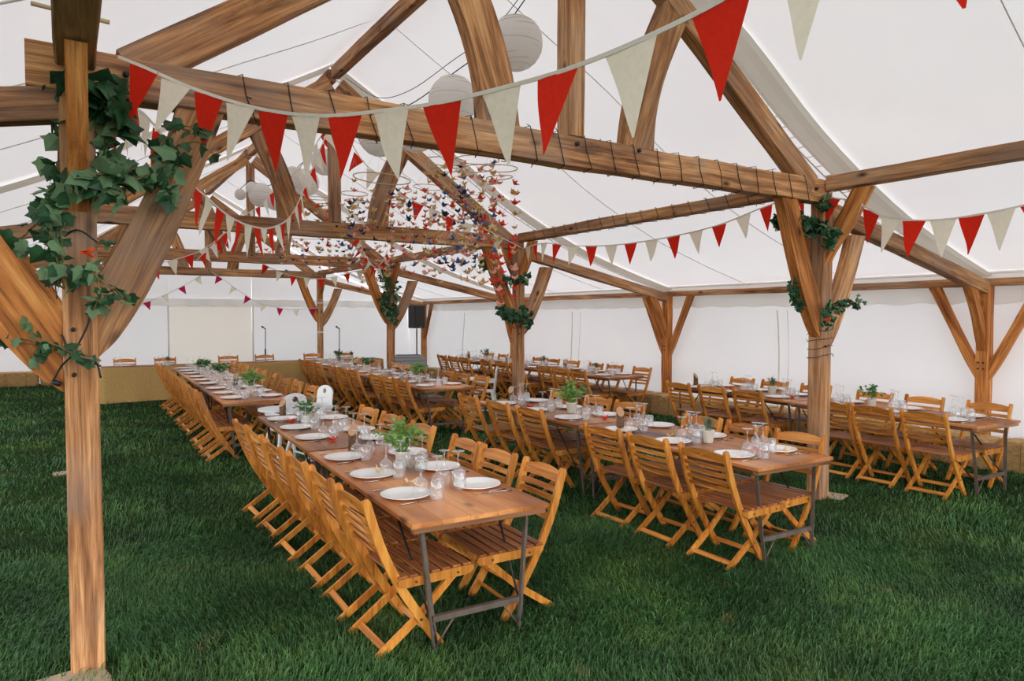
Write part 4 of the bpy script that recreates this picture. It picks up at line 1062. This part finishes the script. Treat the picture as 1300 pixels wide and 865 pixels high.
# ------------------------------------------------------------------ crane mobiles
def ring(mb, c, r, t=.004, tx=0, ty=0):
    mb.tube([c+V((r*math.cos(q), r*math.sin(q), tx*r*math.cos(q)+ty*r*math.sin(q))) for q in [2*PI*k/40 for k in range(40)]], t, 6, closed=True)
def mobile(u, v, d, r, levels, label, strands, cols, drop, jit=.05, thick=.0055, hang=.5, seed=1, spread=1.0):
    rr = random.Random(seed); c = at(u, v, d); e = empty('crane_mobile', c, label=label, cat='paper crane mobile', group='hoop mobiles with paper cranes')
    for k in range(levels):
        mb = MB(); ring(mb, V((0, 0, -.10*k)), r*(1-.28*k), thick, rr.uniform(-.08, .08), rr.uniform(-.08, .08)); mb.build('hoop', M['hoop'], e)
    th = MB()
    for k in range(3): th.tube([(r*math.cos(k*2.09), r*math.sin(k*2.09), 0), (0, 0, hang)], .0012, 3, smooth=False)
    for s in range(strands):
        a = 2*PI*s/strands+rr.uniform(-.2, .2); q = r*rr.choice([1, 1, .75, .45])*spread; L0 = drop*rr.uniform(.7, 1); x, y = q*math.cos(a), q*math.sin(a)
        th.tube([(x/spread, y/spread, -.02), (x, y, -L0)], .0006, 3, smooth=False)
        z = -rr.uniform(.06, .2)
        while z > -L0:
            cc = rr.choice(cols); o = link('crane', CR[cc], e, Matrix.Translation((x+rr.uniform(-jit, jit)*.2, y+rr.uniform(-jit, jit)*.2, z)) @ Matrix.Rotation(rr.uniform(0, 6.28), 4, 'Z') @ Matrix.Rotation(rr.uniform(-.7, .7), 4, 'X') @ Matrix.Rotation(rr.uniform(-.4, .4), 4, 'Y') @ Matrix.Scale(rr.uniform(.8, 1.15), 4))
            z -= rr.choice([rr.uniform(.09, .13), rr.uniform(.15, .30)])
    th.build('thread', M['thread'], e)
ALL = ['p_red', 'p_pink', 'p_blue', 'p_navy', 'p_gold', 'p_cream', 'p_pink', 'p_gold']
mobile(634, 214, 7.6, .20, 2, 'crane mobile on two hoops below the front truss, orange-red cranes, rightmost', 6, ['p_red', 'p_pink', 'p_gold', 'p_red'], 1.55, seed=11)
mobile(606, 203, 7.9, .25, 2, 'crane mobile left of the rightmost one, blue and cream cranes', 9, ALL, 1.5, seed=12)
mobile(566, 205, 8.1, .24, 2, 'crane mobile in front of the second rafter, navy and pink cranes', 9, ALL, 1.5, seed=13)
mobile(485, 227, 8.8, .36, 1, 'wide single hoop crane mobile beside the second king post', 4, ['p_navy', 'p_gold', 'p_pink'], .9, seed=14, thick=.007)
mobile(505, 243, 10.0, .20, 3, 'crane mobile of three hoops, hanging behind the wide single hoop', 8, ['p_red', 'p_navy', 'p_gold', 'p_cream', 'p_pink'], 1.35, seed=15)
mobile(450, 246, 9.8, .19, 3, 'crane mobile of three hoops right of the second king post', 8, ['p_blue', 'p_navy', 'p_gold', 'p_pink', 'p_cream'], 1.15, seed=16)
mobile(404, 252, 10.4, .20, 2, 'crane mobile of two hoops left of the second king post', 6, ['p_red', 'p_gold', 'p_cream'], .9, seed=17)
mobile(545, 238, 10.4, .24, 1, 'crane mobile hanging low in front of the second truss beam', 9, ALL, 1.4, seed=18)
mobile(592, 250, 9.4, .26, 1, 'crane mobile with golden and pink cranes reaching the second ivy-collared post', 9, ['p_gold', 'p_pink', 'p_cream', 'p_navy', 'p_blue'], 1.2, seed=19)
mobile(430, 292, 14.0, .5, 1, 'far crane mobile above the third truss beam, golden cranes, right', 9, ALL, .9, seed=20)
mobile(375, 300, 14.5, .5, 1, 'far crane mobile below the second truss, multicoloured, left', 9, ALL, .8, seed=21)
mobile(470, 290, 13.0, .4, 1, 'crane mobile at the crane-tangled third post, red and cream', 8, ['p_red', 'p_cream', 'p_gold', 'p_red'], 1.25, seed=22)
mobile(340, 298, 15, .4, 1, 'far crane mobile by the third king post, red and golden', 6, ['p_red', 'p_gold', 'p_cream'], .7, seed=23)

# ------------------------------------------------------------------ ivy garlands
def ivy(stems, label, nleaf, ls, spread, pale=.2, flower=None, droop=.6, stem_r=.006):
    big = ls > .07 and stems[0][0].y < 1
    nleaf = int(nleaf*(.85 if big else 1.35 if ls > .055 else .9 if stems[0][0].y < 1 and stems[0][0].x < 1 else 1.5)); ls *= 1.1; spread *= .8 if big else 1.15
    base = V(stems[0][0]); e = empty('ivy_garland', base, label=label, cat='ivy garland', group='ivy garlands on the posts')
    st = MB(); fo = MB(); total = sum(sum((V(b)-V(a)).length for a, b in zip(s, s[1:])) for s in stems)
    for s in stems:
        P = smooth_pts([V(p) for p in s], 6); st.tube([p-base for p in P], [stem_r*(1-.5*i/len(P)) for i in range(len(P))], 6)
        Ln = sum((V(b)-V(a)).length for a, b in zip(s, s[1:])); n = int(nleaf*Ln/total)
        for k in range(n):
            p = P[R.randrange(len(P))]-base+rv()*spread*R.random()**.5
            d = rv(); d.z -= droop; nn = rv()+V((0, -.9, .5)); fo.cur = 1 if R.random() < pale else 0
            add_leaf(fo, p, d, nn, ls*R.uniform(.6, 1.25), 'ivy' if ls > .05 or R.random() < .6 else 'round')
            if k % 5 == 0: st.tube([P[R.randrange(len(P))]-base, p], .0015, 3, smooth=False)
    st.build('vine_stem', M['vine'], e); fo.build('foliage', [M['leaf'], M['leaf_pale']], e, fix=False)
    if flower:
        mb = MB()
        for k in range(9):
            add_leaf(mb, V(flower)-base+rv()*.012, rv(), rv(), .035, 'round')
        mb.build('flower', M['orange'], e, fix=False)
    return e
D = 3.80
def A(u, v, d=D): return at(u, v, d-.33)
ivy([[A(66, 80), A(78, 98), A(95, 115), A(112, 122), A(128, 128)], [A(60, 120), A(70, 110), A(84, 112)]], 'dark ivy bunch at the top of the closest post, above the rest', 95, .085, .07, .08)
ivy([[A(95, 118, 3.9), A(120, 125, 3.85), A(148, 140, 3.8), A(160, 158, 3.8)], [A(100, 105, 3.9), A(125, 112, 3.85), A(140, 118, 3.85)]], 'large dark ivy leaves beside the top of the closest post, right bunch', 70, .095, .07, .06)
ivy([[A(112, 130, 3.9), A(120, 160, 3.85), A(135, 190, 3.85), A(150, 205, 3.85), A(158, 212, 3.85)], [A(100, 232, 3.75), A(118, 222, 3.75), A(140, 222, 3.75), A(165, 228, 3.8), A(188, 222, 3.85), A(205, 208, 3.9), A(222, 196, 3.9)],
     [A(90, 248, 3.75), A(105, 238, 3.75), A(125, 240, 3.75), A(155, 248, 3.75)], [A(205, 208, 3.9), A(215, 232, 3.9), A(212, 250, 3.9)]], 'pale ivy garland trailing from the closest post over its curved brace', 170, .078, .06, .75)
ivy([[A(190, 200, 3.9), A(215, 172, 3.9), A(235, 160, 3.85), A(262, 170, 3.8)], [A(225, 185, 3.9), A(250, 180, 3.85), A(270, 195, 3.8)], [A(205, 160, 3.9), A(240, 165, 3.9)]], 'thin ivy sprig with few dark leaves on the curved brace top', 18, .075, .03, .1)
ivy([[A(76, 150, 3.8), A(74, 210, 3.8), A(72, 260, 3.75), A(66, 300, 3.75), A(82, 366, 3.75)], [A(72, 265, 3.75), A(50, 280, 3.75), A(30, 300, 3.75), A(18, 306, 3.75)], [A(72, 280, 3.75), A(55, 270, 3.75), A(42, 268, 3.75)]], 'ivy hanging down the left side of the closest post', 75, .068, .05, .35)
ivy([[A(80, 340, 3.9), A(70, 350, 3.9), A(72, 380, 3.9)]], 'tiny dark ivy tuft behind the left edge of the closest post', 14, .05, .05, .1)
ivy([[A(112, 325, 3.72), A(122, 350, 3.72), A(140, 365, 3.72), A(155, 380, 3.72)], [A(112, 325, 3.72), A(108, 345, 3.72), A(112, 358, 3.72)], [A(126, 355, 3.72), A(125, 375, 3.72), A(120, 392, 3.72)], [A(130, 300, 3.85), A(135, 312, 3.85)]], 'ivy sprig with an orange flower tied to the closest post', 46, .05, .035, .3, flower=A(113, 320, 3.70))
ivy([[A(128, 458, 3.72), A(100, 452, 3.72), A(70, 438, 3.72), A(40, 432, 3.72), A(10, 428, 3.72), A(-10, 430, 3.72)], [A(60, 436, 3.72), A(45, 425, 3.72), A(28, 415, 3.72)], [A(55, 436, 3.72), A(40, 450, 3.72)]], 'bare ivy twig poking left from the closest post with pale leaves', 34, .05, .035, .55, stem_r=.004)
# collar ivy on the right-hand posts
def postivy(x, y, specs, label, n, ls, flower=None, pale=.2):
    ivy([[V((x+a, y+b, z)) for a, b, z in s] for s in specs], label, n, ls, .055, pale, flower)
deep = lambda d: d+(.3 if d < 8 else .95 if d < 12 else 1.5)
B1 = lambda *l: [at(u, v, deep(d)) for u, v, d in l]
ivy([B1((985, 282, 6.5), (1005, 275, 6.45), (1022, 280, 6.4), (1032, 285, 6.4))], 'dark ivy clump high on the left brace of the front right-hand post', 90, .06, .07, .08)
ivy([B1((1030, 292, 6.4), (1045, 285, 6.35), (1055, 300, 6.35), (1048, 315, 6.4)), B1((1048, 262, 6.4), (1052, 250, 6.4))], 'ivy clump in the fork of the front right-hand post', 95, .06, .06, .35)
ivy([B1((1008, 360, 6.45), (1010, 375, 6.45), (1018, 388, 6.45))], 'small ivy tuft left of the brace on the front right-hand post', 45, .05, .05, .1)
ivy([B1((1050, 405, 6.3), (1055, 390, 6.3), (1068, 385, 6.3), (1090, 384, 6.25)), B1((1048, 402, 6.3), (1052, 412, 6.3))], 'ivy sprig with an orange flower low on the front right-hand post', 60, .048, .05, .25, flower=at(1051, 407, 6.45))
ivy([B1((614, 330, 10.6), (622, 340, 10.6), (632, 352, 10.6)), B1((632, 352, 10.5), (652, 356, 10.4), (668, 350, 10.4))], 'ivy twined around the fork of the second ivy-collared post', 110, .07, .08, .25)
ivy([B1((638, 392, 10.5), (650, 402, 10.3), (664, 398, 10.4), (672, 408, 10.5))], 'thick ivy collar below the fork of the second ivy-collared post', 110, .075, .09, .15)
ivy([B1((485, 345, 14.7), (492, 365, 14.6), (488, 385, 14.6), (495, 400, 14.7)), B1((503, 362, 14.7), (502, 390, 14.7), (497, 402, 14.7)), B1((486, 388, 14.6), (500, 406, 14.7))], 'long ivy cluster wrapped down the crane-tangled third post', 220, .075, .10, .25)

# ------------------------------------------------------------------ fairy light wire wound on timbers
def wrap(label, c0, c1, hw, hh, turns, r=.0035, vert=False, n=8, seed=0):
    rr = random.Random(seed); mb = MB(); pts = []; c0, c1 = V(c0), V(c1); d = (c1-c0); x = d.normalized()
    y = V((0, 0, 1)).cross(x); y = y.normalized() if y.length > .1 else V((0, 1, 0)); z = x.cross(y)
    N_ = turns*8
    for i in range(N_+1):
        t = i/N_; a = 2*PI*turns*t; cx, sx = math.cos(a), math.sin(a); m_ = max(abs(cx), abs(sx))
        p = c0+d*t+y*(cx/m_*(hw+.006))+z*(sx/m_*(hh+.006))+x*rr.uniform(-.01, .01); pts.append(p)
        if rr.random() < .35: mb.tube([p, p+rv()*.03], .003, 4)
    mb.tube(pts, r, 5)
    return tag(mb.build('fairy_light_wire', M['wire']), label, 'wire')
wrap('black fairy-light wire wound around the front truss beam', (.7, 0, (TB+TT)/2), (W-.25, 0, (TB+TT)/2), .076, .112, 22, seed=1)
wrap('black fairy-light wire wound around the plate between the right-hand posts', (W, .3, 3.165), (W, L-.3, 3.165), .072, .072, 18, seed=2)
mb = MB()
f0 = lambda u, v: at(u, v, 3.45)
for l in ([(70, 140), (66, 165), (72, 182), (86, 192)], [(69, 210), (70, 240), (73, 262)], [(75, 305), (98, 292), (124, 308)], [(115, 400), (108, 420), (92, 450), (78, 465), (66, 486)], [(78, 425), (92, 450), (120, 458), (128, 480)], [(92, 450), (128, 465)]):
    mb.tube(smooth_pts([f0(*q) for q in l], 5), .005, 5)
for q in ((113, 401), (92, 450), (70, 489)): mb.tube([f0(*q), f0(*q)+V((.01, 0, .02))], .022, 8)
tag(mb.build('fairy_light_wire', M['wire']), 'knotted black fairy-light wire around the closest post', 'wire')
wrap('thin dark twine wound around the front right-hand post below its ivy', (W, 0, 1.42), (W, 0, 1.75), .08, .08, 4, .003, seed=4)

# ------------------------------------------------------------------ light
w = bpy.data.worlds.new('sky'); scene.world = w; w.use_nodes = True; nt = w.node_tree
bg = nt.nodes['Background']; sky = nt.nodes.new('ShaderNodeTexSky'); sky.sky_type = 'NISHITA' if hasattr(sky, 'sun_disc') else sky.sky_type
sky.sun_disc = False; sky.sun_elevation = math.radians(50); sky.sun_rotation = math.radians(120)
mix = N(nt, 'ShaderNodeMix', data_type='RGBA'); mix.inputs[0].default_value = .9
gain = N(nt, 'ShaderNodeVectorMath', operation='SCALE'); gain.inputs['Scale'].default_value = .12
nt.links.new(sky.outputs[0], gain.inputs[0]); nt.links.new(gain.outputs[0], mix.inputs[6]); mix.inputs[7].default_value = (1.0, .985, .99, 1)
nt.links.new(mix.outputs[2], bg.inputs[0]); bg.inputs[1].default_value = 3.7
scene.view_settings.view_transform = 'Standard'; scene.view_settings.look = 'None'; scene.view_settings.gamma = 1; scene.view_settings.use_curve_mapping = False
scene.view_settings.exposure = 0.08
cy = scene.cycles
cy.max_bounces = 10; cy.diffuse_bounces = 5; cy.transmission_bounces = 6; cy.transparent_max_bounces = 24; cy.glossy_bounces = 3
cy.use_denoising = True; cy.sample_clamp_indirect = 8
